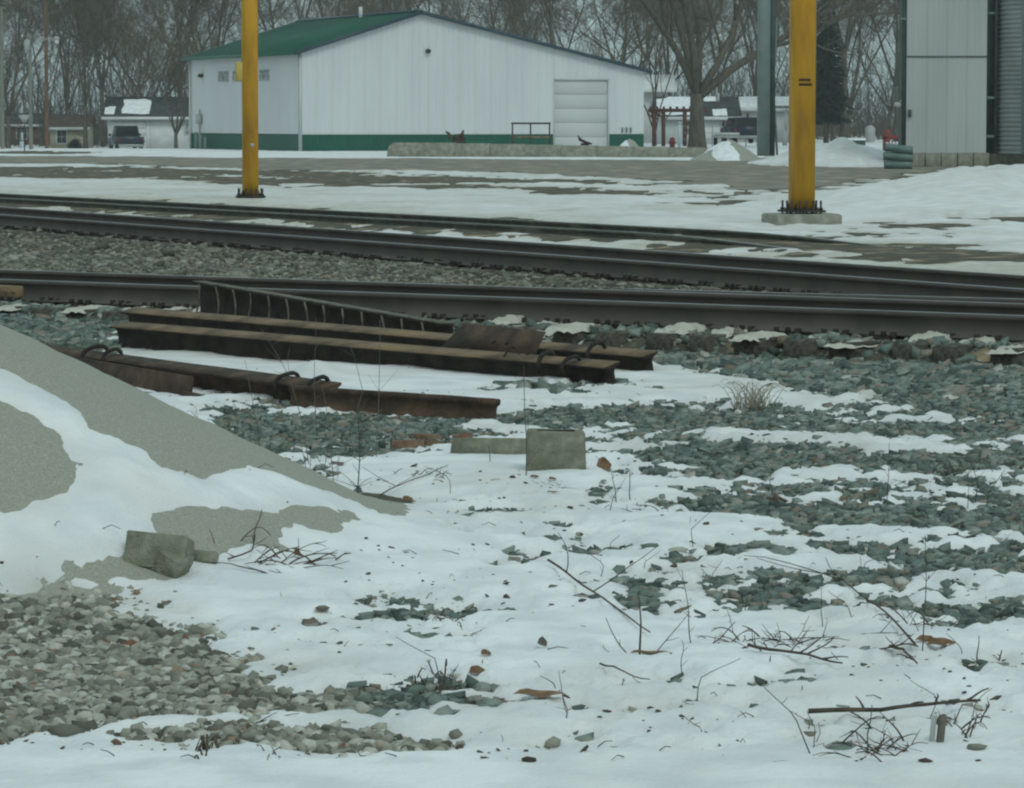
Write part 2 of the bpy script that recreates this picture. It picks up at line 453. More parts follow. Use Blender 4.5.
# (kind, coverage 0..1, pixels of the outline); kinds: teal, lime, sand, bare, khaki
PATCH_PX = [
    ('lime', 1.0, [(-120, 612), (0, 602), (60, 598), (120, 610), (180, 637), (222, 668), (268, 700), (300, 716), (250, 716), (150, 713), (100, 722), (0, 742), (-120, 760)]),
    ('lime', .85, [(120, 736), (200, 726), (290, 728), (360, 736), (445, 748), (400, 758), (300, 756), (200, 748)]),
    ('lime', .8, [(255, 702), (330, 700), (350, 712), (290, 722)]),
    ('teal', .95, [(325, 700), (370, 692), (440, 690), (520, 700), (525, 710), (460, 714), (380, 712)]),
    ('teal', .55, ell(400, 634, 60, 7)), ('teal', .5, ell(300, 648, 60, 6)), ('teal', .55, ell(372, 610, 60, 5)),
    ('teal', .97, [(680, 596), (730, 588), (780, 590), (830, 600), (856, 612), (820, 622), (760, 618), (700, 608)]),
    ('teal', .9, [(850, 612), (910, 606), (980, 612), (1080, 622), (1080, 636), (960, 632), (880, 626)]),
    ('teal', .5, ell(620, 600, 60, 7)),
    ('teal', .95, [(660, 503), (720, 498), (790, 508), (900, 510), (1080, 512), (1080, 530), (960, 540), (880, 532), (780, 528), (700, 518)]),
    ('teal', .9, [(780, 546), (840, 550), (920, 556), (1080, 566), (1080, 586), (960, 584), (880, 570), (800, 556)]),
    ('teal', .6, ell(770, 558, 60, 7)), ('teal', .55, ell(920, 548, 90, 8)),
    ('teal', .93, [(640, 446), (700, 440), (780, 446), (900, 456), (1000, 452), (1080, 450), (1080, 470), (940, 476), (840, 472), (760, 480), (690, 474), (630, 462)]),
    ('teal', .93, [(500, 418), (560, 408), (640, 408), (740, 416), (860, 424), (960, 428), (1080, 418), (1080, 440), (960, 440), (820, 436), (700, 432), (580, 430), (500, 432)]),
    ('teal', .92, [(530, 326), (640, 335), (780, 345), (900, 352), (1080, 362), (1080, 408), (980, 404), (900, 402), (840, 396), (760, 384), (700, 374), (655, 366), (600, 348)]),
    ('teal', .85, [(840, 398), (960, 398), (1080, 400), (1080, 424), (960, 420), (880, 412)]),
    ('teal', .97, [(-150, 298), (0, 304), (110, 303), (200, 310), (200, 330), (110, 330), (0, 333), (-150, 336)]),
    ('teal', .8, [(190, 408), (280, 412), (360, 420), (470, 424), (500, 436), (420, 446), (330, 444), (250, 448), (200, 440)]),
    ('teal', .7, [(50, 342), (110, 342), (110, 350), (60, 350)]),
    ('teal', .75, ell(560, 392, 60, 5)),
    ('teal', .9, ell(1010, 380, 60, 25)),
    ('teal', .12, [(490, 412), (640, 400), (800, 404), (1090, 410), (1090, 548), (900, 545), (760, 535), (650, 512), (600, 480), (500, 440)]),
    ('teal', .16, [(660, 545), (780, 540), (1090, 550), (1090, 640), (900, 640), (700, 625), (560, 612), (560, 595)]),
    ('teal', .12, [(270, 598), (420, 592), (560, 605), (560, 660), (440, 668), (300, 662)]),
    ('teal', -.02, [(390, 500), (640, 480), (700, 560), (640, 600), (460, 590)]),
    ('teal', -.16, [(560, 640), (900, 640), (1090, 640), (1090, 770), (480, 770)]),
    ('teal', .35, [(-100, 334), (100, 334), (120, 352), (40, 356), (-100, 352)]),
    ('teal', .30, [(190, 395), (520, 410), (560, 440), (480, 452), (330, 470), (250, 450)]),
    ('sand', 1, [(-160, 400), (0, 416), (38, 436), (76, 468), (76, 484), (40, 500), (0, 512), (-160, 520)]),
    ('sand', 1, [(166, 528), (185, 518), (230, 512), (270, 513), (350, 518), (330, 530), (290, 534), (270, 546), (225, 551), (190, 548)]),
    ('sand', 1, ell(120, 576, 34, 3)),
    ('sand', .9, ell(2, 580, 14, 3)),
]
FAR_PX = [   # bare ground, grass and mud beyond the tracks
    ('road', .9, [(-500, 160), (60, 156), (240, 158), (420, 158.5), (500, 159.5), (640, 160), (700, 160.5), (790, 156), (880, 156), (905, 164), (1010, 166), (900, 176), (840, 190), (790, 193), (740, 190), (690, 186), (620, 178), (540, 174), (430, 171), (240, 170), (100, 164), (-500, 166)]),
    ('road', 1, [(-200, 151.5), (60, 151), (105, 152), (75, 154.5), (-20, 154), (-200, 154)]),
    ('bare', .8, [(-100, 168), (60, 166), (160, 168), (330, 171), (480, 177), (620, 179), (690, 188), (600, 184), (470, 183), (330, 184), (290, 192), (240, 186), (150, 176), (0, 172)]),
    ('bare', .75, [(680, 196), (740, 188), (800, 190), (790, 200), (760, 205), (720, 210), (680, 214)]),
    ('bare', .8, [(-100, 193), (0, 194), (150, 199), (320, 212), (480, 217), (620, 226), (880, 238), (860, 243), (600, 233), (420, 225), (250, 216), (100, 207), (-100, 199)]),
    ('bare', .6, [(130, 206), (280, 214), (420, 226), (560, 236), (800, 252), (700, 254), (420, 234), (200, 218)]),
    ('bare', .9, [(760, 228), (900, 224), (1100, 215), (1100, 221), (900, 231), (780, 235)]),
    ('bare', .7, [(680, 242), (800, 243), (860, 246), (800, 252), (700, 250)]),
    ('bare', .6, [(870, 258), (960, 256), (1080, 257), (1080, 262), (940, 264)]),
    ('bare', .85, [(-200, 171), (100, 170), (300, 176), (420, 184), (560, 186), (700, 192), (640, 197), (480, 190), (300, 186), (100, 178), (-200, 177)]),
    ('bare', .62, [(-100, 200), (200, 208), (500, 224), (760, 238), (1000, 246), (1000, 262), (760, 256), (480, 240), (200, 222), (-100, 206)]),
    ('bare', .62, [(840, 172), (940, 168), (1060, 176), (1060, 200), (900, 208), (840, 196)]),
    ('bare', .7, [(620, 162), (700, 166), (760, 176), (700, 182), (640, 172)]),
]
PATCH = []
CREST = [(405, 518), (345, 502), (260, 470), (225, 468), (195, 479), (160, 470), (140, 452), (100, 430), (60, 402), (0, 369), (-160, 330)]
PATCH.append(('sand', 1, np.array([GP(*p) for p in CREST] + [(-4.6, 15.2), (-4.2, 17.4), (-2.6, 17.6), (-1.0, 16.9), (-.35, 16.0)])))
for kind, cov, px in PATCH_PX:
    w = np.array([GP(*p) if kind == 'sand' or p[0] < 420 and p[1] > 330 else G(*p)[:2] for p in px]); PATCH.append((kind, cov, w))
for kind, cov, px in FAR_PX:
    PATCH.append((kind, cov, np.array([G(*p)[:2] for p in px])))
def bare(x, y, kinds=None):
    """> 0 where the ground is bare (m inside the patch, broken up by noise)"""
    out = np.full(x.shape, -9.0)
    near = y < 45
    nz = np.where(near, .6 * fbm(x * 4.5, y * 4.0, 4) + .4 * fbm(x * 15, y * 10 + 7, 3), .65 * fbm(x * .9, y * .45, 5) + .35 * fbm(x * 3, y * 1.3, 3)) - .5
    for kind, cov, w in PATCH:
        if kinds and kind not in kinds: continue
        lo, hi = w.min(0), w.max(0); pad = 1.0 if w[:, 1].max() < 60 else 12.0
        k = (x > lo[0] - pad) & (x < hi[0] + pad) & (y > lo[1] - pad) & (y < hi[1] + pad)
        if not k.any(): continue
        d = -sdf_poly(w, x[k], y[k])
        sc = 1.0 if w[:, 1].max() < 60 else 6.0
        amp = {'sand': .20, 'lime': .55, 'road': .95}.get(kind, 1.25) * sc
        if kind == 'sand': d = np.minimum(d, .4) - .065
        else: d = np.minimum(d, .30 * sc)
        d = d + nz[k] * amp * (1.0 if kind == 'sand' else 1.1) - (1 - cov) * .45 * sc
        out[k] = np.maximum(out[k], d / sc)
    # track beds are swept clear
    d1, d2 = tdist(T1, x, y), tdist(T2, x, y)
    between = np.minimum(d1 + 0.9, -(d2 - 1.3))
    nb = fbm(x * 2.2, y * 1.1, 3) - .5
    out = np.maximum(out, np.minimum(between, .35) + nb * .3)
    out = np.where((d1 > -1.30) & (d1 < -.80), np.maximum(out, .06 + nb * .3), out)
    out = np.maximum(out, .25 - np.abs(tdist(T3, x, y)) * .2 + nb * .5) if kinds is None else out
    return out
def heaps(x, y):
    h = .80 * np.exp(-((x - 11.8) / 3.6) ** 2 - ((y - 76) / 6.5) ** 2) * (.5 + 1.0 * fbm(x * 1.1, y * .6, 5))
    h = h + .45 * np.exp(-((x - 8.5) / 2.2) ** 2 - ((y - 70) / 5) ** 2) * (.6 + .8 * fbm(x, y * .6, 4))
    h = h + 1.0 * np.exp(-((x - 12.6) / 2.3) ** 2 - ((y - 139) / 6) ** 2) * (.45 + 1.1 * fbm(x * .9, y * .5, 4))
    h = h + .25 * np.exp(-((x + 30) / 2.2) ** 2 - ((y - 196) / 5) ** 2) + 0.10 * np.exp(-((x + 24) / 5) ** 2 - ((y - 192) / 4) ** 2)
    a = G(315, 380)
    h = h + .085 * np.exp(-((x - a[0]) / .14) ** 2 - ((y - a[1]) / .5) ** 2)
    return h
def snow_t(x, y):
    b = bare(x, y)
    t = np.clip(-b * .13, -.05, .042)
    t = t + np.where(t > 0, (fbm(x * 3.1, y * 1.7, 3) - .5) * .035 * np.clip(t / .02, 0, 1) + (fbm(x * 16, y * 12, 2) - .5) * .006, 0)
    hp = heaps(x, y)
    return np.where(t > 0, t + hp, np.where(hp > .12, hp - .06, t))
def S(x, y):
    x = np.atleast_1d(np.asarray(x, float)); y = np.atleast_1d(np.asarray(y, float))
    return gh(x, y) + np.maximum(snow_t(x, y), 0)
def s1(x, y): return float(S(x, y)[0])

def land_grid(steps, cols):
    ys = [7.6]
    for lim, f in steps:
        while ys[-1] < lim: ys.append(ys[-1] * (1 + f))
    ys = np.array(ys)
    u = np.linspace(-1, 1, cols)
    Y = np.repeat(ys[:, None], cols, 1)
    X = u[None] * (1.0 + .19 * Y)
    return X, Y
# ground: one sheet to the horizon
X, Y = land_grid([(40, .008), (430, .02)], 190)
Z = gh(X, Y)
g = MB().grid(X, Y, Z)
def skirt(mb, X, Y, Z):
    r, c = X.shape
    big = 3000.0
    edge = [(X[0, j], Y[0, j], Z[0, j]) for j in range(c)] + [(X[i, -1], Y[i, -1], Z[i, -1]) for i in range(1, r)] + \
           [(X[-1, j], Y[-1, j], Z[-1, j]) for j in range(c - 2, -1, -1)] + [(X[i, 0], Y[i, 0], Z[i, 0]) for i in range(r - 2, 0, -1)]
    e = np.array(edge)
    cx, cy = 0, 150
    d = e[:, :2] - np.array([cx, cy]); d /= np.linalg.norm(d, axis=1, keepdims=True)
    o = np.column_stack([cx + d[:, 0] * big, cy + d[:, 1] * big, np.full(len(e), -.3)])
    n = len(e); i = np.arange(n); j = (i + 1) % n
    mb.add(np.vstack([e, o]), [np.stack([i, i + n, j + n, j], 1)])
skirt(g, X, Y, Z)
ground = obj('ground', g, M['soil'], smooth=True, kind='structure')
# snow: a real layer lying on the ground, thinning to nothing at the bare patches
X, Y = land_grid([(30, .0032), (60, .006), (430, .016)], 370)
tz = snow_t(X, Y)
Z = gh(X, Y) + tz
keep = ~((tz[:-1, :-1] < -.03) & (tz[1:, :-1] < -.03) & (tz[:-1, 1:] < -.03) & (tz[1:, 1:] < -.03))
sn = MB().grid(X, Y, Z, keep)
dirt = np.exp(-np.maximum(-tdist(T1, X, Y) - 1.2, 0) / 3.2) * (Y < 45) + .75 * ((Y >= 45) * np.exp(-np.abs(tdist(T3, X, Y)) / 5))
dirt = dirt * 1.8 * fbm(X * .8, Y * .6, 3) + 1.1 * np.clip(fbm(X * 1.3 + 9, Y * .9, 4) - .50, 0, 1) + .30 * np.clip(1 - tz / .03, 0, 1) * (tz < .03) + .55 * sstep(50, 75, Y) * (1 - sstep(115, 160, Y)) * fbm(X * .5, Y * .3, 4) + .2 * sstep(60, 90, Y)* fbm(X * .3, Y * .2, 3)
sn.tint = [np.clip(dirt, 0, 1).ravel()]
snow = obj('snow', sn, M['snow_field'], smooth=True, tint=True, kind='structure')
# sand pile: its own body where the snow has slid off
sx_, sy_ = np.meshgrid(np.linspace(-6.2, .6, 130), np.linspace(11.0, 18.0, 130))
sz_ = gh(sx_, sy_) + .014 * np.clip((pile_h(sx_, sy_) - .02) / .03, -3, 1)
single('sand_pile', MB().grid(sx_, sy_, sz_), M['sand'], 'tall grey sand pile streaked with snow at the left edge', 'sand pile', smooth=True)
SAND_PILE = bpy.data.objects['sand_pile']
# road: a sheet of worn wet asphalt and gravel across the lot
rd = MB()
rp = np.array([G(*p)[:2] for p in FAR_PX[0][2]])
rx, ry = np.meshgrid(np.linspace(rp[:, 0].min() + 15, rp[:, 0].max(), 150), np.linspace(rp[:, 1].min(), rp[:, 1].max(), 130))
rk = bare(rx, ry, ('road',)) > -.10
rd.grid(rx, ry, gh(rx, ry) + .012, rk[:-1, :-1] & rk[1:, :-1] & rk[:-1, 1:] & rk[1:, 1:])
obj('road', rd, M['road'], smooth=True, kind='structure')

# ------------------------------------------------------------------ stones
ICO_V = []; ph = (1 + sqrt(5)) / 2
for a in (-1, 1):
    for b in (-ph, ph):
        ICO_V += [(0, a, b), (a, b, 0), (b, 0, a)]
ICO_V = np.array(ICO_V) / sqrt(1 + ph * ph)
_bm = bmesh.new()
for v in ICO_V: _bm.verts.new(v)
bmesh.ops.convex_hull(_bm, input=_bm.verts)
_bm.verts.index_update()
ICO_F = np.array([[v.index for v in f.verts] for f in _bm.faces]); _bm.free()
CUB_V = np.array([(x, y, z) for x in (-1, 1) for y in (-1, 1) for z in (-1, 1)]) * .72
CUB_F = np.array([[0, 1, 3, 2], [4, 6, 7, 5], [0, 4, 5, 1], [2, 3, 7, 6], [0, 2, 6, 4], [1, 5, 7, 3]])
def stones(mb, P, size, rng, flat=.55, jit=.33, chip=False):
    n = len(P)
    BV, BF = (CUB_V, CUB_F) if chip else (ICO_V, ICO_F)
    m = len(BV)
    V = BV[None] * (1 + rng.uniform(-jit, jit, (n, m)))[:, :, None]
    if chip: V = V + rng.normal(0, .09, V.shape)
    sc = np.column_stack([rng.uniform(.75, 1.3, n), rng.uniform(.75, 1.3, n), rng.uniform(flat - .2, flat + .2, n)]) * size[:, None]
    V = V * sc[:, None]
    a = rng.uniform(0, 2 * pi, n); ca, sa = np.cos(a)[:, None], np.sin(a)[:, None]
    tl = rng.normal(0, .25, n)[:, None]; t2 = rng.normal(0, .2 if chip else .1, n)[:, None]
    x = V[..., 0] * ca - V[..., 1] * sa; y = V[..., 0] * sa + V[..., 1] * ca; z = V[..., 2] + x * tl + y * t2
    V = np.stack([x, y, z], -1) + P[:, None]
    Fc = (BF[None] + (np.arange(n) * m)[:, None, None]).reshape(-1, BF.shape[1])
    mb.add(V.reshape(-1, 3), [Fc], np.repeat(rng.random(n), m))
STONE_MESH = []
for k in range(14):
    b = MB(); stones(b, np.zeros((1, 3)), np.ones(1), np.random.default_rng(100 + k))
    STONE_MESH.append(b.mesh('stone'))
ROUND_MESH = []
for k in range(14):
    r_ = np.random.default_rng(300 + k); bm_ = bmesh.new(); bmesh.ops.create_icosphere(bm_, subdivisions=2, radius=1)
    ctr = r_.normal(0, 1, (7, 3)); ctr /= np.linalg.norm(ctr, axis=1, keepdims=True)
    for v in bm_.verts:
        c_ = np.array(v.co); d_ = ctr @ c_
        f_ = 1.0 - .62 * np.clip((d_ - .62) / .38, 0, 1).max() + r_.normal(0, .05)
        v.co = Vector(c_ * f_ * np.array([1.05, .95, .80]))
    m_ = bpy.data.meshes.new('stone'); bm_.to_mesh(m_); bm_.free()
    m_.polygons.foreach_set('use_smooth', np.ones(len(m_.polygons), bool)); ROUND_MESH.append(m_)
def scatter(kinds, dens, x0, x1, y0, y1, size, rng, fringe=.0, thr=0.0):
    n = int((x1 - x0) * (y1 - y0) * dens); sg = .58
    x = rng.uniform(x0, x1, n); y = rng.uniform(y0, y1, n)
    keep = np.abs(x) < .9 + .165 * y
    x, y = x[keep], y[keep]
    b = bare(x, y, kinds)
    k = b > thr - fringe * rng.random(len(x)) ** 2.5
    x, y, b = x[k], y[k], b[k]
    s = size * np.exp(rng.normal(0, sg, len(x)))
    s = np.clip(s, size * .35, size * 2.7)
    if kinds: s = s * np.where(b < -.05, .62, 1.0)
    z = gh(x, y) + np.maximum(snow_t(x, y), 0) * .55 + s * .18
    return np.column_stack([x, y, z]), s
def place_stones(P, s, parent, mass_name, mass_mat, one_mat, rng, singles, smooth=False, flat=.68):
    app = s / P[:, 1]                                    # how large each shows
    inside = np.abs(P[:, 0]) < .143 * P[:, 1]
    order = np.argsort(-(app * inside))
    big = order[:singles]; rest = order[singles:]
    for i in big:
        o = bpy.data.objects.new('stone', (ROUND_MESH if smooth else STONE_MESH)[int(rng.integers(14))]); COL.objects.link(o)
        if not o.data.materials: o.data.materials.append(None)
        o.material_slots[0].link = 'OBJECT'; o.material_slots[0].material = one_mat
        o.location = P[i]; o.parent = parent
        o.rotation_euler = (rng.normal(0, .2), rng.normal(0, .2), rng.uniform(0, 6.28))
        k = s[i]; o.scale = (k * rng.uniform(.85, 1.25), k * rng.uniform(.85, 1.2), k * rng.uniform(.8, 1.1))
    mb = MB(); stones(mb, P[rest], s[rest], rng, flat, .18 if smooth else .22, chip=not smooth)
    return obj(mass_name, mb, mass_mat, parent, tint=True, kind='stuff', smooth=smooth)
rs = np.random.default_rng(21)
# pale limestone heap in the near corner
lb = MB()
lx, ly = np.meshgrid(np.linspace(-2.4, .2, 70), np.linspace(9.0, 13.2, 70))
lbz = bare(lx, ly, ('lime',))
lb.grid(lx, ly, gh(lx, ly) + np.clip(lbz * .1, -.03, .012), (lbz > -.15)[:-1, :-1])
gravel_bed = obj('gravel_bed', lb, M['soil'], smooth=True, kind='structure')
P, s = scatter(('lime',), 6000, -2.6, .3, 9.0, 13.4, .0125, rs, fringe=.2, thr=.02)
place_stones(P, s, gravel_bed, 'loose_limestone', M['lime_mass'], M['lime_one'], rs, 300, smooth=True, flat=.85)
# teal ballast lying through the snow and on the near bank of the track
P1, q1 = scatter(('teal',), 1600, -4.2, 4.2, 9.0, 22, .0125, rs, fringe=.22)
P2, q2 = scatter(('teal',), 900, -6.5, 6.5, 22, 36, .0215, rs, fringe=.25)
P = np.vstack([P1, P2]); s = np.concatenate([q1, q2])
k = tdist(T1, P[:, 0], P[:, 1]) < -1.36 + .34 * (rs.random(len(P)) < .45)
k &= pile_h(P[:, 0], P[:, 1]) < .04
P, s = P[k], s[k]
place_stones(P, s, ground, 'loose_ballast', M['teal_mass'], M['teal_one'], rs, 300)
# khaki ballast between and under the rails
def between(n, y0, y1):
    y = rs.uniform(y0, y1, n); x = rs.uniform(-1, 1, n) * (.8 + .16 * y)
    d1, d2 = tdist(T1, x, y), tdist(T2, x, y)
    k = (d1 > -1.0) & (d2 < 1.5)
    x, y = x[k], y[k]
    k = (bare(x, y) > 0)
    x, y = x[k], y[k]
    s = .020 * np.exp(rs.normal(0, .42, len(x)))
    return np.column_stack([x, y, gh(x, y) + s * .2]), s
Pa, sa_ = between(56000, 24, 44); Pb, sb_ = between(20000, 44, 62)
mb = MB(); stones(mb, np.vstack([Pa, Pb]), np.concatenate([sa_, sb_ * 1.3]), rs, chip=True)
obj('track_ballast', mb, M['khaki_mass'], ground, tint=True, kind='stuff')

# ------------------------------------------------------------------ railway tracks
RAILP_R = [(.070, 0), (.070, .012), (.024, .028), (.009, .050), (.009, .128), (.020, .140), (.036, .148), (.036, .172), (.029, .180)]
RAILP = np.array(RAILP_R + [(-a, b) for a, b in RAILP_R[::-1]])
HEADCAP = np.array([(.030, .1805), (.030, .1825), (-.030, .1825), (-.030, .1805)])
def make_track(T, t0, t1, ties, label, name='railway_track', rail_mat=None, shine=True, caps=False, spacing=.50, dip=0.0):
    a, d, n = T
    mid = a + d * ((t0 + t1) / 2) - n * GA / 2
    root = thing(name, label, 'railway track', (mid[0], mid[1], 0.0))
    for k in (0, 1):
        o = a - n * GA * k
        pts = [(*(o + d * t), HEAD_Z - .18 - (dip * sstep(t1 - 9, t1, t) if dip else 0)) for t in np.linspace(t0, t1, 40)]
        r = obj('rail', MB().sweep(RAILP, pts), rail_mat or M['rail'], root)
        if shine:
            obj('running_surface', MB().sweep(HEADCAP, pts), M['railtop'], r)
    ang = math.atan2(n[1], n[0])
    tm = MB().chunk((0, 0, 0), (2.74, .22, .17), jit=.05, bev=.08, seed=4).mesh('tie')
    tm2 = MB().chunk((0, 0, 0), (2.70, .21, .17), jit=.05, bev=.10, seed=9).mesh('tie')
    for q in (tm, tm2): q.materials.append(M['tie'])
    pm = MB()
    for sx in (1,):
        pm.box((sx * GA / 2, 0, .0925), (.34, .18, .016))
        for ox in (-.10, .10):
            for oy in (-.05, .05):
                pm.box((sx * GA / 2 + ox, oy, .118), (.030, .030, .045))
        pm.box((sx * GA / 2 + .075, .12, .105), (.05, .03, .06)); pm.box((sx * GA / 2 - .075, .12, .105), (.05, .03, .06))
    pmm = pm.mesh('tie_plate'); pmm.materials.append(M['rustdark'])
    capm = []
    for q in range(4):
        r = np.random.default_rng(40 + q)
        c = MB(); xs = np.linspace(.80, 1.34, 10); yy = np.linspace(-.125, .125, 9)
        XX, YY = np.meshgrid(xs, yy)
        hh = .048 * (1 - ((XX - 1.07) / .27) ** 4) * (1 - (YY / .125) ** 4) + r.uniform(-.012, .010, XX.shape) - .022
        c.grid(XX, YY, .085 + hh)
        cm = c.mesh('snow_cap', smooth=True); cm.materials.append(M['dirty_snow']); capm.append(cm)
    for i, t in enumerate(np.arange(t0 + .3, t1, spacing)):
        if not ties: break
        c = a + d * t - n * GA / 2
        if abs(c[0]) > 1.6 + .165 * c[1]: continue
        o = obj('tie', (tm, tm2)[i % 2], None, root, local=True)
        sh = random.uniform(-.06, .06)
        o.location = (c[0] - mid[0] + n[0] * sh, c[1] - mid[1] + n[1] * sh, HEAD_Z - .18 - .10)
        o.rotation_euler = (random.uniform(-.02, .02), 0, ang + random.uniform(-.03, .03))
        p = obj('tie_plate', pmm, None, o, local=True); p = obj('tie_plate', pmm, None, o, local=True); p.location = (-GA, 0, 0)
        if caps:
            sp = obj('snow_cap', capm[i % 4], None, o, local=True)
            sp.scale = (random.uniform(.8, 1.15), random.uniform(.9, 1.05), random.uniform(.7, 1.3)); sp.location = (random.uniform(-.06, .0), 0, -.02 * 0)
    return root
trk1 = make_track(T1, -14, 22, True, spacing=.42, label='nearest rail track with dark steel rails and snow-capped tie ends', caps=True)
trk2 = make_track(T2, -14, 45, True, 'middle dark rail track slanting back across grey ballast')
trk3 = make_track(T3, -5, 34, False, dip=.24, label='farthest low rail track, half buried, before the yellow posts', rail_mat=M['farrail'], shine=True)
trk3.location.z = -.15
# switch rail that leaves the far rail of the near track
p0, p1 = at(625, 290, 29.9), at(1100, 300, 27.9)
pts = np.linspace([p0[0], p0[1], .12], [p1[0], p1[1], .12], 12)
sw = obj('switch_rail', MB().sweep(RAILP, pts), M['rail'], trk1)
obj('running_surface', MB().sweep(HEADCAP, pts), M['railtop'], sw)
# insulated joint bar and rusty patches on the near track
c = T1[0] + T1[1] * .55
ang1 = math.atan2(T1[1][1], T1[1][0])
c = at(97, 279, 33.2)
obj('rail_joint', MB().box((c[0], c[1], HEAD_Z + .006), (.20, .075, .012), ang1), M['rustlight'], trk1)
c = at(8, 288, 31.3)
jb = MB().chunk((c[0], c[1] - .02, HEAD_Z - .085), (.30, .10, .10), (0, 0, ang1), seed=3)
for q in (-.09, 0, .09): jb.box((c[0] + q * cos(ang1), c[1] + q * sin(ang1) - .07, HEAD_Z - .08), (.035, .05, .035), ang1)
obj('joint_bar', jb, M['rustlight'], trk1)

# ------------------------------------------------------------------ scrap rails
def scrap(name, pts, roll, label, material=None, flange=None, profile=RAILP):
    V = np.asarray(pts, float)
    loc = (V[:, 0].mean(), V[:, 1].mean(), 0)
    root = thing(name, label, 'scrap rail', loc, group='scrap rails beside the track')
    k = np.linspace(0, 1, 14)[:, None]
    P = V[0] * (1 - k) + V[-1] * k
    P[:, 2] += (fbm(k[:, 0] * 4 + V[0, 0] * 3, k[:, 0] * 0 + .3, 2) - .5) * .015
    w = obj('web_and_head', MB().sweep(profile, P, roll), material or M['rustdark'], root)
    if flange is not None:      # the foot of the rail, in the flange colour
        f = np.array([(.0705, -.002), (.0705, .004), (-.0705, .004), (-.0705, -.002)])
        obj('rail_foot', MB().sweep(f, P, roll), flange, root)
    return root
def W3(px, py, z): p = G(px, py, 0); return (p[0], p[1], z)
TILT = pi - RD(13)
def lifted(px0, py0, z0, px1, py1, z1):
    return [W3(px0, py0, z0), W3(px1, py1, z1)]
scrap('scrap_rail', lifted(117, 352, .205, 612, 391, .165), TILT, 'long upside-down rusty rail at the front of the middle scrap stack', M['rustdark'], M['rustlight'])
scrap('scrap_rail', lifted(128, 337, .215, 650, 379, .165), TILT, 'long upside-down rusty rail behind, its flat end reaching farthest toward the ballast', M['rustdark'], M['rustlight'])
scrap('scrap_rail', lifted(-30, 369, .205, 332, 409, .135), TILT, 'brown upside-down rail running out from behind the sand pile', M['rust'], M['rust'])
scrap('scrap_rail', [W3(290, 410, -.035), W3(494, 424, -.035)], RD(8), 'short brown rail on its side with its cut end before the gravel', M['rust'])
# ribbed beam leaning on the stack
a0, a1 = np.array(W3(197, 330, .13)), np.array(W3(446, 356, -.03))
root = thing('ribbed_beam', 'dark steel beam with a row of pale slanted ribs leaning on the scrap stack', 'steel beam', (*a0[:2], 0), group='scrap rails beside the track')
ch = np.array([(-.06, 0), (.045, 0), (.045, .018), (-.03, .018), (-.03, .245), (.045, .245), (.045, .265), (-.06, .265)])
k = np.linspace(0, 1, 10)[:, None]; P = a0 * (1 - k) + a1 * k
obj('channel', MB().sweep(ch, P), M['rustdark'], root)
tf = np.array([(-.061, .2655), (.047, .2655), (.047, .272), (-.061, .272)])
obj('top_flange', MB().sweep(tf, P), M['greytwig'], root)
dirv = (a1 - a0) / np.linalg.norm(a1 - a0); side = np.cross(dirv, [0, 0, 1.0])
for q in range(13):
    o = a0 + (a1 - a0) * (.035 + q * .075)
    lean = dirv * random.uniform(-.05, .02)
    pp = [o + side * .052 + lean * (1 - u) * 1.5 + np.array([0, 0, .01 + .245 * u]) + dirv * .035 * sin(u * pi) for u in np.linspace(0, 1, 5)]
    obj('rib', MB().tubes(pp, [.008] * 5, 5), M['greytwig'], root)
# leaning angle bar with two bolt holes
B0 = np.array(W3(440, 372, 0)); B1 = np.array(W3(533, 381, 0))
dv = (B1 - B0); L = np.linalg.norm(dv); dv /= L; up = np.cross(dv, [0, 0, 1.0]); up = -up
root = thing('joint_plate', 'short rusty angled plate with two bolt holes lying on the scrap stack', 'steel plate', (*((B0 + B1) / 2)[:2], .1))
fv = np.array([0, 0, 1.0]) * .75 + up * .66
O = B0 + np.array([0, 0, .165])
mb = MB().prism([(0, 0), (L, -.02), (L - .06, .20), (.08, .22)], O, dv, fv, up * .02)
mb.prism([(0, -.03), (L, -.05), (L + .01, .0), (-.01, .02)], O - up * .06, dv, fv * .6 + up * .5, up * .03 + np.array([0, 0, -.02]))
obj('plate', mb, M['rust'], root)
for q in (.52, .66):
    c = O + dv * L * q + fv * .085 - up * .002
    nn = np.cross(dv, fv); nn /= np.linalg.norm(nn)
    if nn[1] > 0: nn = -nn
    obj('bolt_hole_shade', MB().prism([(.016 * cos(t), .016 * sin(t)) for t in np.arange(8) * pi / 4], c + nn * .004, dv, fv, nn * .003), M['black'], root)  # black disc on the face, painted as the shade within a hole
# rusty plate set against the left rail, wooden stub
B0 = np.array(W3(62, 383, 0)); B1 = np.array(W3(188, 402, 0)); dv = B1 - B0; L = np.linalg.norm(dv); dv /= L
nb_ = np.cross(dv, [0, 0, 1.0]); nb_ = nb_ if nb_[1] > 0 else -nb_
mb = MB().prism([(0, 0), (L, -.01), (L - .02, .165), (.02, .19)], B0 + np.array([0, 0, -.01]), dv, np.array([0, 0, .97]) + nb_ * .2, nb_ * .02)
mb.prism([(0, -.02), (L, -.03), (L, .005), (0, .01)], B0 - nb_ * .04, dv, np.array([0, 0, 1.0]) + nb_ * .5, nb_ * .03)
single('joint_plate', mb, M['rust'], 'rusty flat steel plate propped against the scrap rail behind the sand pile', 'steel plate')
p = W3(193, 402, .03); single('wood_stub', MB().chunk(p, (.13, .07, .05), (0, .2, -.3), .08, .1, 5), M['rust'], 'stub of brown wood in the snow at the end of the propped plate', 'wood')
